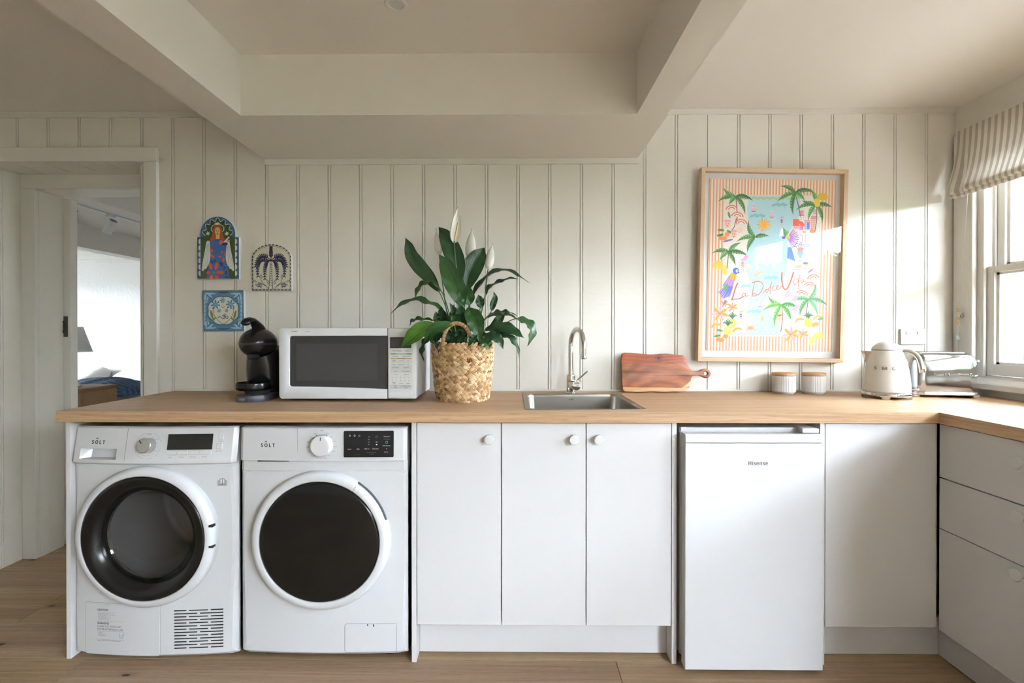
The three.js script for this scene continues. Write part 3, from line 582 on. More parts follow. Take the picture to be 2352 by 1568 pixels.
  const ring = lathe([[.2435, -.008], [.2435, .010], [.241, .020], [.236, .0275], [.226, .031], [.214, .031], [.2105, .028], [.2105, .0]], 160).rotateX(PI / 2);
  { const p = ring.attributes.position; for (let i = 0; i < p.count; i++) { const x = p.getX(i), y = p.getY(i), r = Math.hypot(x, y), a = Math.atan2(y, x); const k = smooth(.27, .31, a) * smooth(1.03, .99, a); if (r > .232) { const s = (r - .0085 * k) / r; p.setXY(i, x * s, y * s); } } ring.computeVertexNormals(); }
  part(door, 'outer_ring', ring, M.enamel);
  part(door, 'grip_recess', new THREE.TorusGeometry(.2395, .0035, 8, 40, .70).rotateZ(.30).translate(0, 0, .004), std({ color: lin(.10, .105, .125), roughness: .7 }));
  part(door, 'ring_seam', box(.2125, .2345, -.0005, .0005, .029, .0314).rotateZ(.985), M.shadowgap);
  part(door, 'black_glass', lathe([[.2104, .024], [.2085, .030], [.202, .0325], [.15, .0370], [.08, .0400], [.0001, .041]], 96).rotateX(PI / 2), phy({ color: lin(.008, .008, .008), roughness: .12, ior: 1.4 }));
  const fx0 = lx(791.5, 1468), fx1 = lx(909, 1468), fy0 = ly(850, 1499), fy1 = ly(850, 1434.5), fm = (fx0 + fx1) / 2;
  const flap = part(t, 'pump_flap', bowFlap(fx1 - fx0, fy1 - fy0, .007, fm, bow, .0012), M.enamel); flap.position.set(fm, (fy0 + fy1) / 2, bow(fm));
  const gp = (w, h, r) => rrect(w, h, r).getSpacedPoints(120).slice(0, -1).map((p) => V3(p.x, p.y, bow(fm + p.x) - bow(fm) + .0004));
  part(flap, 'edge_groove', loft([gp(fx1 - fx0 + .0035, fy1 - fy0 + .0035, .009), gp(fx1 - fx0 - .001, fy1 - fy0 - .001, .007)]), std({ color: lin(.36, .37, .40), roughness: .6 }));
  part(flap, 'latch', merge([rbox(-.009, .009, (fy1 - fy0) / 2 - .009, (fy1 - fy0) / 2 - .002, -.001, .0045, .0015)]), M.plastic);
  part(flap, 'latch_gap', merge([box(-.0125, -.009, (fy1 - fy0) / 2 - .006, (fy1 - fy0) / 2 - .001, 0, .0022), box(.009, .0125, (fy1 - fy0) / 2 - .009, (fy1 - fy0) / 2 - .001, 0, .0022)]), M.shadowgap);
}
{ // ------------- bar refrigerator
  const zf = .628, x0 = onZ(1573.5, 1250, zf).x, x1 = onZ(1891, 1250, zf).x, w = x1 - x0, hw = w / 2, yb = .014, yt = onZ(1700, 998, zf).y;
  const t = thing('bar_refrigerator', 'small white under-bench refrigerator in the gap between the cabinets', 'refrigerator', [(x0 + x1) / 2, 0, 0]);
  part(t, 'cabinet_body', merge([rbox(-hw, hw, .03, yt - .006, .03, .575, .006), rbox(-hw - .001, hw + .001, yt - .006, yt + .014, .03, .57, .005)]), M.enamel);
  part(t, 'seal', box(-hw + .006, hw - .006, .04, yt - .02, .573, .590), std({ color: lin(.45, .46, .48), roughness: .7 }));
  const yl = onZ(1700, 1018.5, zf).y;
  const d = sub(t, 'door');
  part(d, 'door_panel', rbox(-hw, hw, yb, yl, .588, zf, .003, 3), M.enamel);
  const cap = poly([[.588, yl + .0006], [zf - .006, yl + .0006], [zf - .0015, yl + .004], [zf - .003, yt - .004], [zf - .008, yt], [.588, yt]]);
  part(d, 'grip_rail', extr(cap, w - .004, .001).rotateY(-PI / 2).translate(hw - .002, 0, 0), M.enamel);
  decal(d, 'logo', .078, .0195, tlabel('Hisense', 'bold 60px sans-serif', '#62666e'), [onZ(1741, 1063.5, zf).x - (x0 + x1) / 2, onZ(1741, 1063.5, zf).y, zf + .0008]);
  part(t, 'hinge_cover', rbox(hw - .062, hw - .004, yt + .002, yt + .018, .50, .612, .004), M.plastic);
  part(t, 'corner_clip', rbox(-hw + .001, -hw + .022, yt + .001, yt + .017, .566, .580, .002), M.plastic);
  for (const [fx, fz] of [[-.2, .53], [.2, .53], [-.2, .1], [.2, .1]]) part(t, 'foot', foot, M.matblack).position.set(fx, .001, fz);
}
// ---------------------------------------------------------------- things standing on the worktop
const boldFont = await new FontLoader().loadAsync('fonts/droid/droid_sans_bold.typeface.json');
const letter = (ch, size, depth) => { const g = new TextGeometry(ch, { font: boldFont, size, depth, curveSegments: 4, bevelEnabled: false }); g.computeBoundingBox(); const b = g.boundingBox; return g.translate(-(b.min.x + b.max.x) / 2, -(b.min.y + b.max.y) / 2, 0); };
{ // ------------- microwave
  const zf = .362, x0 = onZ(641, 860, zf).x, x1 = onZ(956.5, 860, zf).x, W = x1 - x0, hw = W / 2, y0 = .012, y1 = onZ(800, 753, zf).y - BENCH;
  const t = thing('microwave_oven', 'white microwave oven with dark window standing between the coffee machine and plant', 'microwave', [(x0 + x1) / 2, BENCH, 0]);
  const lx = (px) => onZ(px, 860, zf).x - (x0 + x1) / 2, ly = (py) => onZ(800, py, zf).y - BENCH;
  part(t, 'casing', rbox(-hw + .006, hw - .002, y0 + .001, y1 - .003, .035, .330, .006, 3), M.plastic);
  const gap = lx(890), door = sub(t, 'door');
  // door frame with a rounded left side, opening to its right edge
  const ds = new THREE.Shape(), L = -hw, R = gap - .0015, rr_ = .014;
// outline follows
  const wx0 = lx(664.5), wx1 = R - .0012, wy1 = ly(771), wy0a = ly(888), wy0b = ly(893.5), wr = .008;
  const wpts = [];
  for (let i = 0; i <= 12; i++) { const k = i / 12; wpts.push([wx0 + wr + (wx1 - wx0 - wr) * k, wy0a + (wy0b - wy0a) * k * k]); }
  wpts.push([wx1, wy1], [wx0 + wr, wy1 - .0006], [wx0 + .003, wy1 - .0025], [wx0, wy1 - wr], [wx0 - .001, wy0a + wr], [wx0 + .0022, wy0a + .0022]);
  ds.moveTo(R, y0); ds.lineTo(R, wy0b); for (let i = 11; i >= 0; i--) ds.lineTo(...wpts[i]);
  for (let i = wpts.length - 1; i > 13; i--) ds.lineTo(...wpts[i]);
  ds.lineTo(R, wy1); ds.lineTo(R, y1); ds.lineTo(L + rr_, y1); ds.absarc(L + rr_, y1 - rr_, rr_, PI / 2, PI); ds.quadraticCurveTo(L - .0015, (y0 + y1) / 2, L, y0 + rr_); ds.absarc(L + rr_, y0 + rr_, rr_, PI, 1.5 * PI);
  part(door, 'door_frame', crease(extr(ds, .032, .0025, 10), .5).translate(0, 0, .330), M.plastic);
  part(door, 'window', extr(poly(wpts), .004).translate(0, 0, .350), phy({ color: lin(.030, .030, .031), roughness: .14, clearcoat: .4, clearcoatRoughness: .05 }));
  part(door, 'window_screen', new THREE.PlaneGeometry(lx(865) - lx(679), ly(789) - ly(874)).translate((lx(865) + lx(679)) / 2, (ly(789) + ly(874)) / 2, .3544), phy({ color: lin(.047, .047, .048), roughness: .16, clearcoat: .4, clearcoatRoughness: .05 }));
  decal(door, 'logo', .030, .0085, canvasTex(256, 72, (c) => { c.fillStyle = '#7d7a5e'; c.font = 'bold 58px sans-serif'; c.save(); c.scale(1.15, 1); c.fillText('SHARP', 2, 57, 216); c.restore(); }), [lx(678), ly(761), .3626]);
  decal(door, 'logo_script', .020, .007, canvasTex(192, 64, (c) => { c.fillStyle = '#8b8876'; c.font = 'italic 46px serif'; c.fillText('Carousel', 2, 46, 186); }), [lx(706), ly(761.3), .3626]);
  const panel = part(t, 'control_panel', crease(extr(rrect(hw - gap - .001, y1 - y0, .006, (hw + gap + .001) / 2, (y0 + y1) / 2), .032, .0055, 8), .5).translate(0, 0, .330), M.plastic);
  const kt = canvasTex(384, 900, (c, w, h) => {
    c.fillStyle = '#dfe0de'; c.fillRect(0, 0, w, h); c.scale(.863, .863); c.translate(-105, -258); c.textAlign = 'center';
    c.fillStyle = '#222323'; c.fillRect(128, 284, 400, 206); c.fillStyle = '#2e2f30'; c.fillRect(150, 306, 356, 160);
    c.fillStyle = '#55585a'; c.font = 'italic bold 32px serif'; c.fillText('Info Display', 268, 550, 186);
    c.strokeStyle = '#6a6d70'; c.lineWidth = 4; c.beginPath(); c.roundRect(398, 516, 120, 50, 20); c.stroke(); c.font = 'italic bold 32px sans-serif'; c.fillText('HELP', 458, 553, 84);
    c.fillStyle = '#1f6f78'; c.fillRect(140, 590, 396, 20); c.fillStyle = '#e8e6da'; c.font = 'bold 19px sans-serif'; c.fillText('CONVENIENCE MEALS', 340, 607, 210);
    c.fillStyle = '#4c5054'; c.font = 'bold 22px sans-serif'; c.fillText('PASTA MEAL', 235, 652, 118); c.fillText('FROZEN DINNER', 440, 652, 150);
    c.fillStyle = '#c39a54'; c.fillRect(140, 678, 396, 18); c.fillStyle = '#4b3a1c'; c.font = 'bold 18px sans-serif'; c.fillText('SENSOR REHEAT', 340, 694, 150);
    c.fillStyle = '#d2d3d2'; c.fillRect(140, 826, 396, 130); c.fillStyle = '#4c5054'; c.font = 'bold 21px sans-serif';
    for (const [s, x, y, m] of [['DINNER', 205, 728, 74], ['PLATE', 205, 750, 58], ['CASSEROLE', 338, 738, 100], ['SOUP', 470, 738, 56], ['PIZZA', 205, 806, 60], ['BEVERAGE', 338, 806, 94], ['PIE', 470, 806, 34], ['VEGETABLES', 236, 868, 140], ['RICE/PASTA', 438, 868, 130], ['MEAT', 236, 936, 60], ['EASY DEFROST', 438, 936, 154], ['LESS', 250, 996, 60], ['MORE', 425, 996, 64], ['POWER', 205, 1150, 66], ['LEVEL', 205, 1172, 56], ['CLOCK', 336, 1166, 74], ['TIMER', 468, 1166, 70]]) c.fillText(s, x, y, m);
    c.beginPath(); c.moveTo(196, 980); c.lineTo(212, 980); c.lineTo(204, 995); c.moveTo(468, 995); c.lineTo(484, 995); c.lineTo(476, 980); c.fill();
    c.font = '32px sans-serif'; '12345'.split('').forEach((d, i) => c.fillText(d, 180 + i * 76, 1060)); '67890'.split('').forEach((d, i) => c.fillText(d, 180 + i * 76, 1116));
    c.lineWidth = 3; c.strokeStyle = '#9a9d9f'; for (const y of [762, 826]) { c.beginPath(); c.moveTo(140, y); c.lineTo(530, y); c.stroke(); } for (const x of [270, 404]) { c.beginPath(); c.moveTo(x, 704); c.lineTo(x, 822); c.stroke(); }
    c.fillStyle = '#cfd0cf'; c.fillRect(130, 1190, 400, 62); c.strokeStyle = '#7c8083'; c.strokeRect(130, 1190, 195, 62); c.beginPath(); c.roundRect(338, 1190, 192, 62, 12); c.stroke();
    c.fillStyle = '#3d4043'; c.font = 'bold 23px sans-serif'; c.fillText('STOP', 230, 1218); c.fillText('CLEAR', 230, 1246); c.fillText('INSTANT COOK', 434, 1218, 150); c.fillText('START', 434, 1246);
  });
  const px0 = lx(893), px1 = lx(947), py1 = ly(771), py0 = ly(897.5);
  const kp = part(panel, 'keypad', new THREE.PlaneGeometry(px1 - px0, py1 - py0), std({ map: kt, roughness: .4 })); kp.position.set((px0 + px1) / 2, (py0 + py1) / 2, .3624);
  part(panel, 'open_button', rbox(lx(893), lx(947), y0 + .004, ly(899), .355, .3632, .0015), M.plastic);
  for (const [fx, fz] of [[-.19, .26], [.21, .26], [-.19, .08], [.21, .08]]) part(t, 'foot', lathe([[0, 0], [.011, 0], [.013, .004], [.013, .013], [0, .013]], 20), M.matblack).position.set(fx, 0, fz);
}
{ // ------------- capsule coffee machine
  const cx = onZ(584, 900, .32).x, t = thing('coffee_machine', 'glossy black capsule coffee machine with a curved lever, left of the microwave', 'coffee machine', [cx, BENCH, .235]);
  const ell = (cz, a, b, y, n = 40) => Array.from({ length: n }, (_, i) => { const q = -i / n * 2 * PI; return V3(a * Math.cos(q), y, cz + b * Math.sin(q)); });
  const graphite = std({ color: lin(.055, .058, .072), roughness: .42 });
  const bl = M.black;
  // base plate reaching forward
  const bs = new THREE.Shape(); bs.absellipse(0, -.085, .066, .070, PI, 2 * PI); bs.lineTo(.066, .07); bs.quadraticCurveTo(.066, .09, .04, .09); bs.lineTo(-.04, .09); bs.quadraticCurveTo(-.066, .09, -.066, .07);
  const base = part(t, 'base_plate', crease(extr(bs, .026, .004, 32).rotateX(-PI / 2), .5), graphite);
  decal(base, 'logo', .024, .010, canvasTex(240, 100, (c) => { c.strokeStyle = '#c9ccd2'; c.lineWidth = 7; c.beginPath(); c.roundRect(6, 8, 228, 84, 40); c.stroke(); c.fillStyle = '#d6d9de'; c.font = 'bold 46px sans-serif'; c.textAlign = 'center'; c.fillText("De'Longhi", 120, 67, 190); }), [-.012, .0125, .1546], [0, -.12, 0]);
  part(t, 'body', loft([ell(-.01, .066, .062, .024), ell(-.012, .072, .068, .05), ell(-.012, .075, .072, .09), ell(-.010, .0755, .074, .12), ell(-.006, .072, .075, .15), ell(0, .066, .074, .175), ell(.006, .062, .070, .195), ell(.012, .060, .066, .215)], false, true), bl);
  part(t, 'water_tank', loft([ell(-.115, .072, .05, .024), ell(-.115, .080, .054, .05), ell(-.112, .080, .054, .175), ell(-.105, .072, .05, .205), ell(-.10, .05, .04, .218)], true, true), phy({ color: lin(.02, .021, .024), roughness: .12, clearcoat: .6 }));
  const head = part(t, 'head', sph(1, 48, 32).scale(.0695, .062, .082).translate(0, .2325, .052), bl);
  part(head, 'capsule_slot', new THREE.TorusGeometry(.060, .0035, 8, 40, 1.9).rotateY(PI / 2).rotateX(-.2).scale(1, .90, 1.3).translate(-.026, .2365, .050), M.matblack);
  part(head, 'front_band', new THREE.TorusGeometry(.0680, .003, 8, 48, PI).rotateX(PI / 2).scale(1.0, 1, 1.2).translate(0, .230, .052), M.matblack);
  part(head, 'nozzle', lathe([[0, 0], [.018, 0], [.022, .008], [.028, .020]], 28).translate(0, .168, .088), M.matblack);
  const lp = [[0, .282, .030, .020], [0, .297, .052, .0205], [0, .313, .078, .0170], [0, .324, .100, .0150], [-.001, .326, .120, .0150], [-.002, .321, .138, .0155], [-.003, .311, .148, .0140], [-.003, .306, .151, .007]];
  const lo = lp.map(([x, y, z, r], i) => { const a = lp[Math.max(0, i - 1)], b = lp[Math.min(lp.length - 1, i + 1)], d = V3(0, b[1] - a[1], b[2] - a[2]).normalize(), u = V3(1, 0, 0), v = d.clone().cross(u); return Array.from({ length: 20 }, (_, k) => { const q = k / 20 * 2 * PI; return V3(x, y, z).addScaledVector(u, r * 1.25 * Math.cos(q)).addScaledVector(v, r * .8 * Math.sin(q)); }); });
  part(t, 'lever', loft(lo, true, true), M.black);
  part(t, 'lever_clip', rbox(-.010, .010, .306, .311, .052, .066, .002), std({ color: lin(.6, .6, .62), roughness: .15, metalness: .6 }));
  const tray = part(t, 'drip_tray', lathe([[0, .044], [.060, .044], [.0655, .048], [.0665, .056], [.0665, .072], [.064, .074], [.061, .071], [.061, .060], [0, .060]], 56).translate(0, 0, .087), bl);
  part(tray, 'tray_stand', lathe([[.045, .022], [.050, .046]], 40).translate(0, 0, .06), M.matblack);
}
{ // ------------- chopping board leaning on the wall
  const P = [[1185, 390], [1240, 387], [1330, 391], [1420, 400], [1480, 405], [1540, 402], [1600, 396], [1660, 395], [1720, 402], [1790, 408], [1830, 412], [1860, 432], [1875, 470], [1885, 510], [1900, 548], [1925, 575], [1960, 585], [2000, 582], [2040, 565], [2080, 558], [2115, 575], [2130, 605], [2120, 640], [2085, 660], [2050, 650], [2010, 632], [1960, 632], [1930, 640], [1915, 668], [1905, 720], [1895, 755], [1870, 785], [1830, 803], [1750, 803], [1640, 808], [1560, 805], [1480, 803], [1400, 808], [1330, 808], [1260, 805], [1200, 802], [1180, 790], [1172, 740], [1168, 680], [1170, 560], [1166, 480], [1172, 420]];
  const w = (x, y) => onZ(1180 + x / 4.704, 730 + y / 4.704, .050), o = w(1500, 806), sc = 1.0;
  const spl = new THREE.CatmullRomCurve3(P.map(([x, y]) => { const q = w(x, y); return V3((q.x - o.x) * sc, (q.y - o.y) * 1.0, 0); }), true, 'centripetal');
  const s = new THREE.Shape(spl.getPoints(160).slice(0, -1).map((p) => new THREE.Vector2(p.x, p.y)));
  const hc = w(2078, 609); s.holes.push(new THREE.Path(new THREE.Path().absarc(hc.x - o.x, hc.y - o.y, .0088, 0, 2 * PI).getPoints(24)));
  const g = crease(extr(s, .019, .0025, 12), .6); g.computeBoundingBox(); const b = g.boundingBox, uv = g.attributes.uv, pp = g.attributes.position;
  for (let i = 0; i < uv.count; i++) uv.setXY(i, (pp.getX(i) - b.min.x) / (b.max.x - b.min.x), (pp.getY(i) - b.min.y) / (b.max.y - b.min.y));
  const tex = dataTex(1024, 420, (u, v) => {
    const wv = v + .02 * (vnoise(u * 5, v * 3, 64, 64, 301) - .5);
    const zone = wv < .115 + (u > .66 ? .18 * smooth(.66, .80, u) : 0) && !(u > .66 && wv > .115 && wv < .115 + .18 * smooth(.66, .80, u) * (.2)) ? 0 : wv < .72 ? 1 : 2;
    const cx = zone === 2 ? .42 : .44, cy = zone === 2 ? .84 : .08;
    const kd = Math.hypot((u - cx) * 2.2, (v - cy) * 1.6) + .1 * vnoise(u * 6, v * 6, 64, 64, 302);
    let ring = zone === 1 ? Math.sin(kd * 15 + 5 * vnoise(u * 3, v * 7, 64, 64, 303)) : Math.sin(v * 60 + 6 * vnoise(u * 3, v * 4, 64, 64, 304));
    const fib = vnoise(u * 18, v * 130, 256, 256, 305), fine = vnoise(u * 70, v * 260, 512, 512, 306), big = vnoise(u * 4, v * 5, 64, 64, 307);
    let k = .5 + .18 * ring + .35 * (fib - .5) + .2 * (fine - .5) + .5 * (big - .5);
    const mix = (A, B, q) => A.map((a, i) => a + (B[i] - a) * clamp(q, 0, 1));
    let c = zone === 0 ? mix([.90, .76, .60], [.78, .58, .42], k * .8) : zone === 1 ? mix([.70, .44, .29], [.40, .22, .14], k) : mix([.66, .36, .22], [.44, .21, .13], k);
    if (zone === 1) { const sw = smooth(.22, .05, Math.hypot((u - .07) * 1.6, (v - .5) * .8)) * vnoise(u * 30, v * 20, 64, 64, 308); c = mix(c, [.50, .36, .27], sw); }
    const kn = Math.hypot((u - .42) * 2.6, v - .86); const dk = smooth(.05, .012, kn) * .55 + smooth(.09, .03, Math.abs(kn - .06)) * .12;
    return c.map((x) => x * (1 - dk));
  });
  tex.wrapS = tex.wrapT = THREE.ClampToEdgeWrapping;
  const t = thing('chopping_board', 'reddish acacia chopping board with a ring handle leaning against the wall beside the sink', 'chopping board', [o.x, BENCH + .003, .040]);
  const m = part(t, 'board', g, std({ map: tex, roughness: .42 })); m.rotation.x = -.10;
}
{ // ------------- pair of fluted canisters
  const N = 44, prof = [[.030, 0], [.039, .0005], [.040, .003], [.041, .005], [.046, .008], [.0475, .014], [.0475, .078], [.0470, .081], [.044, .082]];
  const mk = () => {
    const n = N * 8, loops = prof.map(([r, y], i) => Array.from({ length: n }, (_, j) => { const q = -j / n * 2 * PI, f = i >= 4 && i <= 7 ? .0011 * Math.pow(Math.abs(Math.sin(j / n * PI * N)), .55) - .0006 : 0; return V3((r + f) * Math.cos(q), y, (r + f) * Math.sin(q)); }));
    return loft(loops, true, true);
  };
  const p1 = onY(1799, 905.5, BENCH), p2 = onY(1867.5, 906, BENCH);
  const t = thing('canister', 'white fluted canister with a flat bamboo lid, left of the pair below the picture', 'canister', [p1.x + .022, BENCH, p1.z - .036], 0, 'fluted canisters on the worktop');
  part(t, 'jar', mk(), std({ color: lin(.80, .80, .80), roughness: .5 }));
  const bam = oakTex(501, 256, 256, .12, .12, [.86, .70, .52], [.72, .53, .35]);
  part(t, 'lid', muv(crease(lathe([[0, .083], [.0478, .083], [.0486, .084], [.0486, .093], [.0478, .0942], [0, .0942]], 64), .5), 'x'), std({ map: bam, roughness: .5 }));
  const c = t.clone(); c.name = numbered('canister'); c.position.set(p2.x + .024, BENCH, p2.z - .036); c.rotation.y = .3; scene.add(c);
  c.userData = { label: 'white fluted canister with a flat bamboo lid, right of the pair, nearer the kettle', category: 'canister', group: 'fluted canisters on the worktop' };
}
const letterMat = std({ color: lin(.45, .44, .42), metalness: 1, roughness: .22 });
{ // ------------- kettle
  const c = onZ(2036, 860, .215), t = thing('kettle', 'cream white retro electric kettle with chrome spout, handle and base ring', 'kettle', [c.x, BENCH, .215], 0);
  const cream = phy({ color: lin(.80, .795, .775), roughness: .18, clearcoat: 1, clearcoatRoughness: .04 });
  const R = [[.0835, .0265], [.0838, .034], [.0825, .06], [.0795, .095], [.0755, .125], [.0695, .155], [.0625, .178], [.0560, .194], [.0520, .2005]];
  part(t, 'body', lathe([[.07, .0262], ...R, [.05, .202], [.0, .202]], 72), cream);
  part(t, 'lid', lathe([[.0, .2025], [.051, .2025], [.0525, .2045], [.0525, .2075], [.049, .2145], [.042, .2235], [.032, .2305], [.018, .2355], [.0001, .237]], 64), cream);
  part(t, 'lid_seam', lathe([[.0515, .2000], [.0528, .2010], [.0528, .2024], [.0512, .2034]], 64), std({ color: lin(.25, .25, .25), roughness: .5 }));
  part(t, 'base_ring', lathe([[.05, .009], [.080, .009], [.0855, .011], [.0862, .016], [.0850, .0225], [.0842, .0262], [.05, .0262]], 72), M.chrome);
  for (let i = 0; i < 4; i++) { const q = .05 + i * PI / 2; const f = extr(poly([[-.018, .012], [-.011, 0], [.011, 0], [.018, .012]]), .010, .001).translate(0, 0, .0765); part(t, 'foot', f, M.chrome).rotation.y = -q - .62; }
  const rAt = (y) => { for (let i = 1; i < R.length; i++) if (y <= R[i][1]) { const k = (y - R[i - 1][1]) / (R[i][1] - R[i - 1][1]); return R[i - 1][0] + (R[i][0] - R[i - 1][0]) * k; } return .05; };
  const fw = Math.atan2(-c.x, 2.32 - .215);  // direction of the side that shows the lettering
  'SMEG'.split('').forEach((ch, i) => { const q = fw - .10 + [-.40, .02, .42, .80][i], y = .128, r = rAt(y); const m = part(t, 'letter', letter(ch, .0125, .0018).scale(1.35, 1, 1), letterMat); m.rotation.order = 'YXZ'; m.rotation.set(-.20, q, 0); m.position.set(r * Math.sin(q), y, r * Math.cos(q)); });
  // spout to the left
  const sq = fw - 1.50, S = sub(t, 'spout'); S.rotation.y = sq - PI / 2;
  const sec = (y, len, wd) => { const r = rAt(y) - .012; return [V3(r, y, -wd), V3(r + len * .6, y + .001, -wd * .62), V3(r + len, y + .002, 0), V3(r + len * .6, y + .001, wd * .62), V3(r, y, wd)]; };
  part(S, 'lip', crease(flip(loft([sec(.143, .0125, .003), sec(.155, .020, .010), sec(.172, .029, .017), sec(.188, .040, .021), sec(.1955, .047, .022)], false, false, false)), .7), M.chrome);
  part(S, 'inside', flip(loft([sec(.143, .0110, .002), sec(.155, .018, .008), sec(.172, .0265, .0155), sec(.188, .0375, .0195), sec(.1950, .0445, .0205)].reverse(), false, false, false)), std({ color: lin(.25, .23, .22), metalness: .9, roughness: .3 }));
  // handle to the right
  const hq = fw + 1.62, Hn = sub(t, 'handle'); Hn.rotation.y = hq - PI / 2;
  const hp = [[.046, .1935], [.060, .1985], [.078, .1965], [.094, .187], [.105, .171], [.111, .150], [.1145, .128], [.1155, .112]];
  const hl = hp.map(([x, y], i) => { const a = hp[Math.max(0, i - 1)], b = hp[Math.min(hp.length - 1, i + 1)], d = V3(b[0] - a[0], b[1] - a[1], 0).normalize(), u = V3(0, 0, 1), v = d.clone().cross(u); return Array.from({ length: 20 }, (_, k) => { const q = k / 20 * 2 * PI, cq = Math.cos(q), sq2 = Math.sin(q); return V3(x, y, 0).addScaledVector(u, .0135 * Math.sign(cq) * Math.pow(Math.abs(cq), .7)).addScaledVector(v, .0098 * Math.sign(sq2) * Math.pow(Math.abs(sq2), .7)); }); });
  part(Hn, 'grip', loft(hl, true, true), M.chrome);
  part(t, 'switch', merge([capsuleBetween(V3(0, 0, 0), V3(.016, 0, 0), .003), sph(.0055).translate(.018, 0, 0)]).rotateY(hq - PI / 2 + .2).translate(.085 * Math.sin(hq), .040, .085 * Math.cos(hq)), M.chrome);
}
{ // ------------- toaster
  const a = .185, t = thing('toaster', 'polished steel two-slice toaster with round lever knobs standing behind the kettle', 'toaster', [1.850, BENCH, .132], -a);
  const W = .265, D = .185, lp = (ins, y) => rrect(W - 2 * ins, D - 2 * ins, Math.max(.01, .052 - ins * .8)).getPoints(8).slice(0, -1).map((p) => V3(p.x, y, -p.y));
  const scr = dataTex(256, 256, (u, v) => { const n = .5 * vnoise(u * 6, v * 60, 6, 60, 71) + .5 * vnoise(u * 30, v * 30, 30, 30, 72); const k = .07 + .16 * smooth(.5, .85, n); return [k, k, k]; }, 1, 1, false);
  const body = loft([lp(.004, .024), lp(.001, .027), lp(0, .05), lp(.001, .115), lp(.004, .145), lp(.009, .165), lp(.017, .178), lp(.028, .1855), lp(.042, .1885)], false, true);
  part(t, 'body', muv(body), std({ color: lin(.60, .62, .66), metalness: 1, roughness: 1, roughnessMap: scr }));
  part(t, 'top_plate', rbox(-.085, .085, .188, .1912, -.05, .05, .0015), M.steel);
  for (const z of [-.022, .022]) part(t, 'slot', rbox(-.078, .078, .1905, .1917, z - .011, z + .011, .0005), M.matblack);
  part(t, 'base_ring', loft([lp(.004, .009), lp(-.003, .011), lp(-.0035, .0165), lp(.002, .0235), lp(.006, .024)], true, true), M.chrome);
  for (const [x, z] of [[-.11, .068], [.112, .068], [-.11, -.068], [.112, -.068]]) part(t, 'foot', rbox(x - .012, x + .012, 0, .012, z - .012, z + .012, .003), M.chrome);
  part(t, 'lever', merge([capsuleBetween(V3(W / 2 - .004, .150, .01), V3(W / 2 + .016, .150, .01), .0035), sph(.0105, 24, 16).scale(.9, 1, 1).translate(W / 2 + .0225, .150, .01)]), M.chrome);
  part(t, 'dial', lathe([[0, .016], [.010, .016], [.0145, .012], [.015, .002], [.016, 0]], 28).rotateZ(-PI / 2).translate(W / 2 - .001, .063, .012), M.chrome);
  part(t, 'push_knob', merge([capsuleBetween(V3(-W / 2 + .004, .045, .05), V3(-W / 2 - .010, .045, .05), .003), sph(.0065).translate(-W / 2 - .011, .045, .05)]), M.chrome);
  'SMEG'.split('').forEach((ch, i) => part(t, 'letter', letter(ch, .0125, .0022).scale(1.35, 1, 1), M.chrome).position.set(-.049 + i * .0445, .098, D / 2 - .0008));
}
{ // ------------- double power point
  const p = onZ(2098, 773, .012), t = thing('power_outlet', 'white double power point on the wall above the kettle and toaster', 'socket', [p.x, p.y, 0]);
  part(t, 'plate', rbox(-.0575, .0575, -.0365, .0365, .0004, .0125, .003, 3), M.plastic);
  for (const x of [-.026, .026]) {
    part(t, 'switch', lathe([[0, .0045], [.006, .0045], [.0085, .003], [.009, 0]], 28).rotateX(PI / 2).rotateX(.12).translate(x - .003, .0185, .0122), M.plastic);
    for (const [dx, dy, q, L] of [[-.0062, -.004, -.55, .0065], [.0062, -.004, .55, .0065], [0, -.0155, 0, .0065]]) part(t, 'pin_slot', new THREE.BoxGeometry(.0014, L, .001).rotateZ(q).translate(x + dx, dy, .0124), M.shadowgap);
  }
}
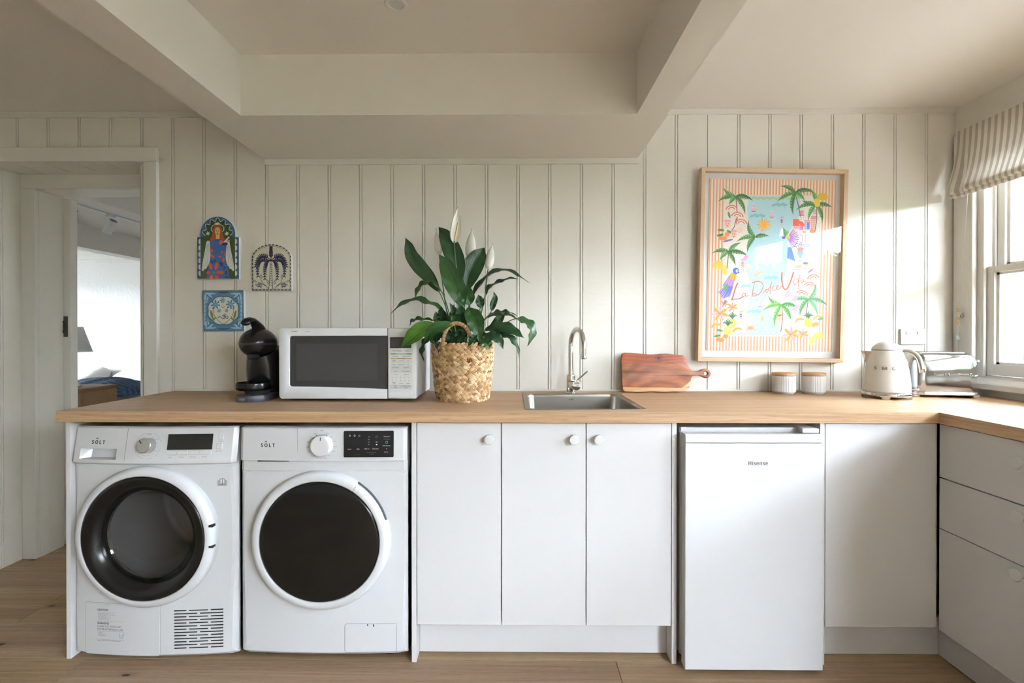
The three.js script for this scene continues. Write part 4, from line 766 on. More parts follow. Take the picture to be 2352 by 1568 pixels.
// ---------------------------------------------------------------- blinds, cord, view outside
const linen = (n) => canvasTex(512, 256, (c, w, h) => {
  c.fillStyle = '#e6e1d6'; c.fillRect(0, 0, w, h);
  for (let i = 0; i < 8; i++) { c.fillStyle = '#b1a89a'; c.fillRect(i * 64 + 20, 0, 29, h); }
  for (let i = 0; i < 5200; i++) { c.fillStyle = `rgba(${rnd() < .5 ? '255,252,245' : '96,88,76'},${.03 + .07 * rnd()})`; rnd() < .5 ? c.fillRect(rnd() * w, rnd() * h, 1, 6 + 26 * rnd()) : c.fillRect(rnd() * w, rnd() * h, 6 + 26 * rnd(), 1); }
});
const linenTex = linen(); linenTex.wrapS = linenTex.wrapT = THREE.RepeatWrapping;
const linenMat = phy({ map: linenTex, roughness: .95, transmission: .12, thickness: 0, side: THREE.DoubleSide });
function romanBlind(z0, z1, label) {
  const yt = 2.085, t = thing('roman_blind', label, 'blind', [XR, yt, z0]);
  const W = z1 - z0, nz = 150;
  // cross-section (drop below the top, distance into the room)
  const prof = [[0, .034], [.05, .036], [.11, .041], [.17, .050], [.22, .062], [.252, .072], [.272, .077], [.284, .076], [.290, .070], [.289, .060], [.280, .050], [.268, .046]];
  const hem = [[.262, .052], [.280, .064], [.296, .066], [.304, .064], [.307, .058], [.304, .050], [.285, .046]];
  const sheetOf = (P, pinch) => {
    const g = new THREE.PlaneGeometry(1, 1, nz, P.length - 1), p = g.attributes.position, uv = g.attributes.uv;
    let len = 0; const acc = P.map((q, i) => (i ? (len += Math.hypot(q[0] - P[i - 1][0], q[1] - P[i - 1][1])) : 0));
    for (let j = 0; j < P.length; j++) for (let i = 0; i <= nz; i++) {
      const k = j * (nz + 1) + i, u = i / nz, z = u * W;
      const end = Math.min(z, W - z), near = Math.exp(-Math.pow((end - .055) / .035, 2));
      let drop = P[j][0], out = P[j][1];
      const low = smooth(.08, .25, drop);
      out += pinch * (.006 * Math.sin(z * 21 + 1) * low + .010 * near * low * Math.sin(end * 90));
      drop += pinch * .006 * near * low - .004 * Math.sin(u * PI) * low * pinch;
      const zz = z + pinch * low * .012 * near * (z < W / 2 ? 1 : -1);
      p.setXYZ(k, -out, -drop, zz); uv.setXY(k, z / .0288 / 8 + .02, acc[j] / .12);
    }
    g.computeVertexNormals(); return g;
  };
  part(t, 'fabric', sheetOf(prof, 1), linenMat);
  part(t, 'lower_fold', sheetOf(hem, .5), linenMat);
  part(t, 'head_rail', rbox(-.030, -.002, -.035, -.004, .004, W - .004, .003), M.plastic);
  return t;
}
romanBlind(.045, 1.255, 'striped beige and cream roman blind pulled up over the window at the right edge');
romanBlind(1.31, 2.125, 'second striped roman blind on the next window towards the photographer');
{
  const t = thing('blind_cord', 'white blind cord hanging from the striped blind to a brass wall cleat', 'cord', [0, 0, 0]);
  const a = onZ(2222, 452, .092), c = onZ(2203, 714, .055), on = (px, py, x) => { const d = ray(px, py); return camera.position.clone().addScaledVector(d, (x - camera.position.x) / d.x); };
  const xp = XR - .030, p0 = on(2223, 440, xp), p1 = on(2203, 712, xp), p2 = on(2200, 775, xp - .001), p3 = on(2201, 820, xp);
  part(t, 'upper_cord', tube([p0, p0.clone().lerp(p1, .5).add(V3(0, 0, .001)), p1], .0011, 16, 6), M.plastic);
  part(t, 'lower_cord', tube([on(2204, 738, xp), p2, p3], .0011, 16, 6), M.plastic);
  part(t, 'joiner', lathe([[0, -.010], [.0055, -.010], [.0065, -.008], [.0055, .009], [.003, .011], [0, .011]], 20).translate(p2.x, p2.y, p2.z), M.plastic);
  const b = on(2205, 725, XR - .022);
  const cl = thing('cord_cleat', 'small brass cord cleat on the window casing with white cord wound round it', 'cleat', [b.x, b.y, b.z]);
  const brass = std({ color: lin(.62, .42, .17), metalness: 1, roughness: .3 });
  part(cl, 'horn', merge([tube([[-.010, .033, 0], [-.009, .016, 0], [-.006, 0, 0], [-.009, -.016, 0], [-.010, -.033, 0]], .0032, 24, 10), sph(.0042).translate(-.010, .034, 0), sph(.0042).translate(-.010, -.034, 0)]), brass);
  part(cl, 'foot', rbox(-.006, .004, -.012, .012, -.005, .005, .002), brass);
  part(cl, 'wound_cord', merge([0, 1, 2, 3].map((i) => new THREE.TorusGeometry(.008, .0016, 6, 20).scale(.7, 1.9, 1).rotateZ(.3 - .2 * i).translate(-.006, 0, .003 + .0028 * i))), M.plastic);
}
{
  const e = struct('eave'); part(e, 'soffit', box(2.228, 3.5, 2.42, 2.47, -3.0, 3.5), M.trim); part(e, 'fascia', box(3.48, 3.5, 2.24, 2.52, -3.0, 3.5), M.trim);
}
{ // outside: deck, white balustrade, bench, planting
  const g = struct('ground'); part(g, 'paving', box(2.228, 30, -.6, -.45, -20, 22), std({ color: lin(.06, .058, .055), roughness: 1 }));
  part(g, 'side_yard', box(-30, -6.8, -.6, -.45, -20, 22), std({ color: lin(.2, .2, .19), roughness: 1 })); part(g, 'yard', box(-1.74, 2.228, -.6, -.45, -20, -.205), std({ color: lin(.30, .29, .27), roughness: 1 }));
  const dk = thing('deck', 'grey timber deck outside the right-hand window', 'deck', [2.24, -.45, 0]);
  const bg = rbox(.02, 2.2, .26, .285, 0, .135, .003, 1), dm = std({ color: lin(.30, .29, .28), roughness: .8 });
  for (let i = 0; i < 40; i++) part(dk, 'board', bg, dm).position.z = -3.2 + i * .14;
  part(dk, 'joist', merge([box(.1, .2, 0, .26, -3.2, 2.4), box(1.9, 2.0, 0, .26, -3.2, 2.4)]), dm);
  const wp = std({ color: lin(.80, .80, .79), roughness: .5 });
  const f = thing('balustrade', 'white timber balustrade with upright pickets outside the window', 'balustrade', [4.3, -.165, -2.6]);
  part(f, 'top_rail', rbox(-.04, .04, 1.62, 1.66, 0, 3.2, .004), wp); part(f, 'bottom_rail', rbox(-.03, .03, .08, .13, 0, 3.2, .004), wp);
  const pk = rbox(-.012, .012, .13, 1.62, -.045, .045, .003);
  for (let i = 0; i < 22; i++) part(f, 'picket', pk, wp).position.z = .08 + i * .146;
  const f2 = f.clone(); f2.name = numbered('balustrade'); f2.position.set(2.5, -.165, -2.62); f2.rotation.y = PI / 2; scene.add(f2);
  f2.userData = { label: 'white picket balustrade closing the end of the deck outside the window', category: 'balustrade' };
  f2.position.set(2.3, -.165, -2.7);
  const b = thing('outdoor_bench', 'pale timber bench top on a grey block outside the window, above the sill', 'bench', [3.28, -.165, -1.35]);
  part(b, 'seat', rbox(-.18, .18, .83, .885, -.7, .7, .004), std({ color: lin(.55, .38, .20), roughness: .6 }));
  for (const z of [-.45, .45]) part(b, 'block', rbox(-.12, .12, 0, .83, z - .12, z + .12, .004), std({ color: lin(.36, .38, .42), roughness: .8 }));
  // shrubs: many small leaves on a few stems
  const leafG = new THREE.BufferGeometry(); leafG.setAttribute('position', new THREE.Float32BufferAttribute([0, 0, 0, .018, .03, .006, 0, .07, 0, 0, 0, 0, 0, .07, 0, -.018, .03, .006], 3)); leafG.computeVertexNormals();
  const lm = phy({ color: lin(.09, .15, .05), roughness: .6, transmission: .35, thickness: 0, side: THREE.DoubleSide });
  const shrub = (x, z, h, r, n, label) => {
    const s = thing('shrub', label, 'shrub', [x, -.45, z]);
    part(s, 'stem', merge([0, 1, 2, 3].map((i) => tube([[0, 0, 0], [r * .2 * Math.cos(i * 1.6), h * .5, r * .2 * Math.sin(i * 1.6)], [r * .5 * Math.cos(i * 1.6), h * .95, r * .5 * Math.sin(i * 1.6)]], .02, 10, 6))), std({ color: lin(.12, .08, .05), roughness: .9 }));
    const im = new THREE.InstancedMesh(leafG, lm, n), m = new THREE.Matrix4(), q = new THREE.Quaternion();
    for (let i = 0; i < n; i++) { const a = rr(0, 2 * PI), u = Math.sqrt(rnd()), y = h * (.25 + .75 * rnd()), k = r * u * (1 - .5 * Math.pow(y / h, 3)); q.setFromEuler(new THREE.Euler(rr(-2, 2), rr(0, 6), rr(-2, 2))); const sc = rr(1, 1.9); m.compose(V3(k * Math.cos(a), y, k * Math.sin(a)), q, V3(sc, sc, sc)); im.setMatrixAt(i, m); }
    im.name = 'foliage'; im.userData.kind = 'stuff'; s.add(finish(im));
  };
  shrub(3.6, -3.6, 2.1, .5, 1500, 'bright green shrub behind the end balustrade, seen through the lower window pane');
  shrub(5.2, -2.2, 2.2, .8, 2200, 'green garden shrub beyond the side balustrade outside the window');
  // clipped hedge along the far side of the yard
  const h = thing('hedge', 'tall clipped green hedge along the far side of the yard outside the windows', 'hedge', [5.6, -.45, 6.7]);
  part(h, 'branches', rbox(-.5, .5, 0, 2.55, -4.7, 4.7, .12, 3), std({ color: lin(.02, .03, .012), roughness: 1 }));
  const N = 11000, im = new THREE.InstancedMesh(leafG, lm, N), m = new THREE.Matrix4(), q = new THREE.Quaternion();
  for (let i = 0; i < N; i++) { const top = rnd() < .15, y = top ? 2.55 + rr(-.05, .1) : rr(.1, 2.58); q.setFromEuler(new THREE.Euler(rr(-2, 2), rr(0, 6), rr(-2, 2))); const sc = rr(1.2, 2.4); m.compose(V3(top ? rr(-.5, .5) : -.5 + rr(-.10, .02), y, rr(-4.7, 4.7)), q, V3(sc, sc, sc)); im.setMatrixAt(i, m); }
  im.name = 'foliage'; im.userData.kind = 'stuff'; h.add(finish(im));
}
// ---------------------------------------------------------------- peace lily in a woven basket
const PZ = .285, PB = onZ(1063, 800, PZ), PXC = PB.x;
{
  const t = thing('woven_basket', 'round woven seagrass basket with arched handles standing right of the microwave', 'basket', [PXC, BENCH, PZ]);
  const H = .232, RB = [[0, .098], [.02, .106], [.06, .111], [.12, .1165], [.18, .1215], [.215, .1235], [.232, .121]];
  const rad = (y) => { for (let i = 1; i < RB.length; i++) if (y <= RB[i][0]) { const k = (y - RB[i - 1][0]) / (RB[i][0] - RB[i - 1][0]); return RB[i - 1][1] + (RB[i][1] - RB[i - 1][1]) * k; } return .121; };
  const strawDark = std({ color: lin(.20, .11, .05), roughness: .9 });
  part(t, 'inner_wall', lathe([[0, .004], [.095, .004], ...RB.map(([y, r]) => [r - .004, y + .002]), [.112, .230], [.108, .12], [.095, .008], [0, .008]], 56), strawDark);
  const strand = (o) => tube([[-.0125, o * .3, -.003], [-.006, o, .0022], [0, o * 1.1, .0042], [.006, o, .0022], [.0125, o * .3, -.003]], .0021, 6, 5);
  const sg = merge([strand(-.0036), strand(0), strand(.0036)]), rows = 24, per = 42, m4 = new THREE.Matrix4(), q = new THREE.Quaternion(), e = new THREE.Euler(0, 0, 0, 'YXZ'), list = [];
  for (let r = 0; r < rows; r++) {
    const y = .006 + r * (H - .010) / (rows - 1);
    for (let i = 0; i < per; i++) {
      const a = (i + (r % 2) * .5 + rr(-.12, .12)) / per * 2 * PI, R = rad(y) + rr(-.001, .0018);
      e.set(rr(-.15, .15), a, (r % 2 ? .62 : -.62) + rr(-.18, .18)); q.setFromEuler(e);
      const k = rr(.85, 1.2); m4.compose(V3(R * Math.sin(a), y + rr(-.0016, .0016), R * Math.cos(a)), q, V3(k, rr(.85, 1.2), rr(.9, 1.2)));
      const tone = rnd(), c = tone < .22 ? lin(.36, .20, .085) : tone < .5 ? lin(.52, .33, .16) : tone < .82 ? lin(.64, .44, .24) : lin(.74, .57, .36);
      list.push([m4.clone(), c]);
    }
  }
  const im = new THREE.InstancedMesh(sg, std({ color: lin(1, 1, 1), roughness: .55 }), list.length);
  list.forEach(([m, c], i) => { im.setMatrixAt(i, m); im.setColorAt(i, c); }); im.name = 'weave'; im.userData.kind = 'stuff'; t.add(finish(im));
  const rope = std({ color: lin(.52, .33, .155), roughness: .6 }), rope2 = std({ color: lin(.40, .235, .10), roughness: .65 });
  for (const side of [1, -1]) {
    const h = sub(t, 'handle'); h.rotation.y = side > 0 ? -.09 : PI - .09;
    const curve = new THREE.CatmullRomCurve3([[-.058, -.02, 0], [-.0565, .008, .002], [-.049, .045, .003], [-.030, .073, .002], [0, .084, 0], [.030, .073, .002], [.049, .045, .003], [.0565, .008, .002], [.058, -.02, 0]].map((p) => V3(p[0], H - .004 + p[1], .1225 + p[2] - Math.pow(p[0] / .12, 2) * .05)));
    const light = [], dark = [];
    for (let i = 0; i < 66; i++) { const u = i / 65, p = curve.getPoint(u), d = curve.getTangent(u); const g = new THREE.TorusGeometry(.0064, .0020, 6, 14); g.applyQuaternion(new THREE.Quaternion().setFromUnitVectors(V3(0, 0, 1), d)); g.rotateY(0).translate(p.x, p.y, p.z); (i % 3 === 1 ? dark : light).push(g); }
    part(h, 'wrapping', merge(light), rope); part(h, 'wrapping', merge(dark), rope2);
    part(h, 'core', new THREE.TubeGeometry(curve, 40, .006, 8), rope2);
  }
  const ka = .315; part(t, 'knot', new THREE.TorusKnotGeometry(.0062, .0030, 48, 8, 2, 3).scale(1, 1.1, .8), std({ color: lin(.22, .07, .03), roughness: .6 })).position.set(.1235 * Math.sin(ka), .170, .1235 * Math.cos(ka) + .002);
}
{
  const t = thing('peace_lily', 'peace lily with glossy dark green leaves and four white flowers growing in the woven basket', 'plant', [PXC, BENCH + .008, PZ]);
  const O = t.position;
  part(t, 'pot', lathe([[0, 0], [.080, 0], [.090, .17], [.094, .172], [.094, .178], [.088, .178], [.086, .16], [0, .158]], 40), std({ color: lin(.012, .016, .012), roughness: .6 }));
  part(t, 'soil', lathe([[.087, .160], [.05, .166], [0, .168]], 30), std({ color: lin(.03, .02, .013), roughness: 1 }));
  const leafTex = (base, edge, rib) => canvasTex(256, 512, (c, w, h) => {
    const g = c.createLinearGradient(0, 0, w, 0); g.addColorStop(0, edge); g.addColorStop(.3, base); g.addColorStop(.5, edge); g.addColorStop(.7, base); g.addColorStop(1, edge); c.fillStyle = g; c.fillRect(0, 0, w, h);
    c.strokeStyle = rib; c.globalAlpha = .28; c.lineWidth = 2;
    for (let i = -6; i < 30; i++) for (const s of [-1, 1]) { const y = h - i * 20; c.beginPath(); c.moveTo(w / 2, y); c.quadraticCurveTo(w / 2 + s * 60, y - 36, w / 2 + s * 128, y - 96); c.stroke(); }
    c.globalAlpha = .75; c.lineWidth = 6; c.beginPath(); c.moveTo(w / 2, 0); c.lineTo(w / 2, h); c.stroke();
  });
  const bump = canvasTex(256, 512, (c, w, h) => { c.fillStyle = '#808080'; c.fillRect(0, 0, w, h); c.lineWidth = 8; for (let i = -6; i < 30; i++) for (const s of [-1, 1]) { const y = h - i * 20; c.strokeStyle = '#404040'; c.beginPath(); c.moveTo(w / 2, y); c.quadraticCurveTo(w / 2 + s * 60, y - 36, w / 2 + s * 128, y - 96); c.stroke(); } c.filter = 'none'; c.strokeStyle = '#202020'; c.lineWidth = 10; c.beginPath(); c.moveTo(w / 2, 0); c.lineTo(w / 2, h); c.stroke(); });
  bump.colorSpace = THREE.NoColorSpace;
  const lmat = (map, tr) => phy({ map, bumpMap: bump, bumpScale: .0012, roughness: .34, transmission: tr, thickness: 0, side: THREE.DoubleSide, specularIntensity: .9 });
  const mats = [lmat(leafTex('#1d421f', '#16341a', '#34602c'), .10), lmat(leafTex('#27521f', '#1d431b', '#557f33'), .16), lmat(leafTex('#44761f', '#35661b', '#8fb436'), .30)];
  const stemMat = std({ color: lin(.075, .17, .045), roughness: .5 }), stemDark = std({ color: lin(.045, .10, .03), roughness: .5 });
  const at = (px, py, z) => onZ(px, py, z).sub(O);
  function leaf(pts, width, kind, mat, wave = 1) {
    // pts: [px, py, z] from the leaf's base to its tip; width in photograph pixels
    const P = pts.map((p) => at(...p)), curve = new THREE.CatmullRomCurve3(P, false, 'centripetal'), n = 18, m = 8, pos = [], uv = [], idx = [];
    const W = width * .86 / 560, ph = rnd() * 6;
    for (let i = 0; i <= n; i++) {
      const u = i / n, c = curve.getPoint(u), d = curve.getTangent(u);
      const hint = kind === 'f' ? V3(.1, .15, 1) : kind === 'u' ? V3(0, 1, .35) : kind === 'd' ? V3(.0, .55, .8) : kind === 'l' ? V3(-.7, .4, .6) : V3(.7, .4, .6);
      const side = d.clone().cross(hint).normalize(), nor = side.clone().cross(d).normalize();
      const prof = Math.pow(Math.sin(PI * Math.pow(u, .80)), .85) * (1 - .35 * smooth(.75, 1, u)) + .02 * (1 - u);
      for (let j = 0; j <= m; j++) {
        const v = j / m * 2 - 1, hw = W / 2 * prof;
        const q = c.clone().addScaledVector(side, v * hw).addScaledVector(nor, (Math.abs(v) * .32 - .10) * hw + wave * .0052 * v * v * Math.sin(u * 22 + ph + (v > 0 ? 1.9 : 0)) * prof);
        pos.push(q.x, q.y, q.z); uv.push(j / m, u);
      }
    }
    for (let i = 0; i < n; i++) for (let j = 0; j < m; j++) { const a = i * (m + 1) + j, b = a + 1, c = a + m + 1, d = c + 1; idx.push(a, b, d, a, d, c); }
    const g = new THREE.BufferGeometry(); g.setAttribute('position', new THREE.Float32BufferAttribute(pos, 3)); g.setAttribute('uv', new THREE.Float32BufferAttribute(uv, 2)); g.setIndex(idx); g.computeVertexNormals();
    const l = part(t, 'leaf', g, mats[mat]);
    const root = V3(clamp(P[0].x * .25, -.04, .04) + rr(-.01, .01), .165, clamp(P[0].z * .3, -.04, .04));
    const mid = root.clone().lerp(P[0], .55); mid.y += .02 + Math.max(0, .3 * (P[0].y - root.y) * .2);
    const d0 = curve.getTangent(0);
    part(l, 'leaf_stalk', tube([root, mid, P[0], P[0].clone().addScaledVector(d0, .012)], .0022, 14, 6), stemMat);
  }
  const F = .28;
  // tall upright leaves
  leaf([[1056, 648, .285], [1050, 612, .285], [1036, 570, .282], [1020, 537, .278], [1007, 521, .275]], 50, 'f', 0);
  leaf([[1071, 668, .26], [1076, 636, .26], [1090, 604, .255], [1104, 582, .25], [1113, 568, .25]], 56, 'f', 0);
  leaf([[1065, 706, .33], [1052, 672, .33], [1038, 640, .325], [1022, 605, .315], [1010, 584, .31]], 52, 'f', 1);
  leaf([[1010, 672, .27], [988, 640, .265], [965, 614, .26], [946, 588, .26], [938, 562, .26], [931, 545, .26]], 40, 'f', 0);
  leaf([[1080, 700, .32], [1074, 684, .325], [1063, 664, .32], [1050, 650, .315]], 40, 'f', 1);
  leaf([[1014, 668, .30], [994, 650, .31], [974, 652, .32], [961, 664, .325], [953, 686, .325]], 36, 'u', 1);
  leaf([[1018, 716, .28], [1001, 702, .285], [980, 695, .29], [955, 688, .295], [930, 696, .30], [911, 708, .305], [896, 722, .305]], 38, 'u', 1);
  leaf([[1083, 686, .25], [1102, 652, .25], [1130, 628, .25], [1160, 620, .25], [1190, 633, .25], [1219, 652, .25]], 34, 'u', 0);
  leaf([[1114, 680, .23], [1124, 660, .23], [1145, 649, .23], [1170, 640, .23], [1196, 641, .23]], 30, 'u', 0);
  leaf([[1129, 714, .24], [1132, 700, .24], [1137, 684, .24], [1134, 669, .24]], 18, 'f', 0);
  leaf([[1106, 708, .29], [1103, 696, .29], [1101, 686, .29], [1098, 676, .29]], 24, 'f', 0);
  // drooping lower leaves, left
  leaf([[1000, 744, .40], [978, 752, .42], [955, 768, .44], [937, 784, .445], [921, 799, .445]], 46, 'd', 2, .5);
  leaf([[1040, 742, .40], [1018, 748, .43], [999, 756, .44], [983, 772, .445], [975, 786, .445]], 34, 'd', 1, .6);
  leaf([[998, 768, .40], [984, 776, .425], [974, 792, .43], [970, 812, .43], [975, 831, .425]], 26, 'l', 0);
  leaf([[1000, 736, .36], [978, 734, .375], [958, 734, .385], [946, 738, .39], [941, 748, .39]], 26, 'u', 1);
  leaf([[1002, 760, .42], [1001, 776, .425], [1004, 794, .42], [1008, 812, .418]], 14, 'l', 0);
  leaf([[1006, 745, .37], [1003, 730, .365], [1001, 714, .36]], 18, 'f', 0);
  leaf([[1016, 752, .38], [1004, 764, .41], [998, 780, .42], [1001, 792, .42]], 34, 'd', 0);
  // drooping lower leaves, front and right
  leaf([[1074, 706, .36], [1084, 722, .385], [1093, 740, .405], [1098, 762, .415], [1101, 785, .412]], 44, 'd', 1);
  leaf([[1094, 764, .40], [1088, 774, .425], [1082, 784, .43], [1074, 796, .428]], 18, 'd', 1);
  leaf([[1118, 730, .33], [1140, 722, .34], [1164, 722, .35], [1188, 732, .355]], 36, 'u', 0);
  leaf([[1186, 731, .35], [1206, 738, .355], [1221, 752, .36], [1220, 772, .36], [1211, 796, .36]], 34, 'r', 1);
  leaf([[1112, 757, .35], [1138, 752, .365], [1164, 754, .375], [1186, 764, .38], [1204, 776, .38]], 34, 'd', 0);
  leaf([[1118, 765, .36], [1148, 766, .375], [1172, 776, .38], [1187, 796, .38], [1194, 823, .38]], 24, 'r', 0);
  leaf([[1110, 772, .38], [1130, 772, .40], [1146, 780, .405], [1156, 802, .405]], 30, 'd', 0);
  leaf([[1104, 778, .39], [1114, 784, .415], [1121, 793, .42], [1125, 801, .418]], 28, 'd', 1);
  leaf([[1124, 722, .26], [1144, 716, .25], [1166, 716, .245], [1190, 726, .24]], 20, 'u', 0);
  leaf([[1126, 752, .34], [1142, 738, .35], [1152, 726, .35], [1160, 716, .345]], 22, 'f', 1);
  // dense inner leaves
  for (let i = 0; i < 15; i++) {
    const bx = rr(1022, 1112), by = rr(742, 772), tx = bx + rr(-34, 34), ty = rr(690, 742), z = rr(.24, .36);
    leaf([[bx, by, z - .02], [(bx + tx) / 2 + rr(-6, 6), (by + ty) / 2 - 6, z], [tx, ty, z + .02]], rr(20, 32), i % 3 ? 'f' : 'd', i % 4 === 1 ? 1 : 0);
  }
  for (let i = 0; i < 6; i++) { const bx = rr(1030, 1100); leaf([[bx, rr(750, 765), .34], [bx + rr(-16, 16), 772, .375], [bx + rr(-22, 22), rr(782, 792), .385]], rr(28, 36), 'd', 0); }
  // flowers
  const spMat = phy({ color: lin(.80, .80, .72), roughness: .6, transmission: .3, thickness: 0, side: THREE.DoubleSide });
  const spx = std({ color: lin(.62, .40, .13), roughness: .8 });
  function flower(tip, base, foot, width, z, open, tilt) {
    const b = at(base[0], base[1], z), e = at(tip[0], tip[1], z - .01), L = b.distanceTo(e), f = sub(t, 'flower'); f.position.copy(b);
    f.quaternion.setFromUnitVectors(V3(0, 1, 0), e.clone().sub(b).normalize()); f.rotateY(tilt);
    const n = 20, m = 14, pos = [], idx = [], W = width * .8 / 560;
    for (let i = 0; i <= n; i++) { const u = i / n, hw = W / 2 * (Math.pow(Math.sin(PI * Math.pow(u * .98 + .01, .62)), .8) * (1 - .5 * smooth(.7, 1, u)) + .02);
      for (let j = 0; j <= m; j++) { const a = (j / m - .5) * (open ? 3.4 : 5.6); pos.push(hw * Math.sin(a) * (open ? 1.1 : 1), u * L, -hw * .75 * Math.cos(a) - (open ? .012 * u * u : .003 * u)); } }
    for (let i = 0; i < n; i++) for (let j = 0; j < m; j++) { const a = i * (m + 1) + j, b2 = a + 1, c = a + m + 1, d = c + 1; idx.push(a, b2, d, a, d, c); }
    const g = new THREE.BufferGeometry(); g.setAttribute('position', new THREE.Float32BufferAttribute(pos, 3)); g.setIndex(idx); g.computeVertexNormals();
    part(f, 'spathe', g, spMat);
    part(f, 'spathe_tip', cyl(.0004, .0016, .010, 6).translate(0, L + .002, open ? -.012 : -.003), stemMat);
    part(f, 'spadix', merge([capsuleBetween(V3(0, L * .08, .001), V3(.002, L * .55, .004), .0036, 10), sph(.0036, 10, 8).translate(.002, L * .55, .004)]), spx);
    part(t, 'flower_stem', tube([V3(.3 * b.x, .16, .3 * b.z), at(foot[0], foot[1], z), b.clone().lerp(at(foot[0], foot[1], z), .4), b, b.clone().add(e.clone().sub(b).multiplyScalar(.06))], .0026, 26, 8), stemDark);
  }
  flower([1055, 476], [1043, 557], [1050, 650], 32, .31, true, .75);
  flower([1003, 527], [1009, 586], [1022, 690], 27, .27, false, 2.4);
  flower([1084, 528], [1079, 592], [1078, 690], 31, .24, false, 3.0);
  flower([1130, 561], [1121, 618], [1113, 684], 27, .24, false, 3.6);
}
// ---------------------------------------------------------------- plaques and the framed poster on the wall
function faceGeo(shape, cs = 24) { const g = new THREE.ShapeGeometry(shape, cs); g.computeBoundingBox(); const b = g.boundingBox, p = g.attributes.position, uv = g.attributes.uv; for (let i = 0; i < p.count; i++) uv.setXY(i, (p.getX(i) - b.min.x) / (b.max.x - b.min.x), (p.getY(i) - b.min.y) / (b.max.y - b.min.y)); return g; }
const clay = std({ color: lin(.72, .70, .65), roughness: .6 });
const glaze = (map) => phy({ map, roughness: .35, clearcoat: .25, clearcoatRoughness: .2 });
function plaque(name, label, cx, cy, shape, depth, tex, rot = 0) {
  const p = onZ(cx, cy, depth), t = thing(name, label, 'wall plaque', [p.x, p.y, 0]);
  const b = part(t, 'clay_body', extr(shape, depth, .0012, 24), clay); const f = part(t, 'painted_face', faceGeo(shape), glaze(tex)); f.position.z = depth + .0006; f.scale.set(.985, .985, 1);
  t.rotation.z = rot; return t;
}
const ppm = 1133 / 2.306;                 // photograph pixels per metre at the plaques
const U = (px) => px / ppm;
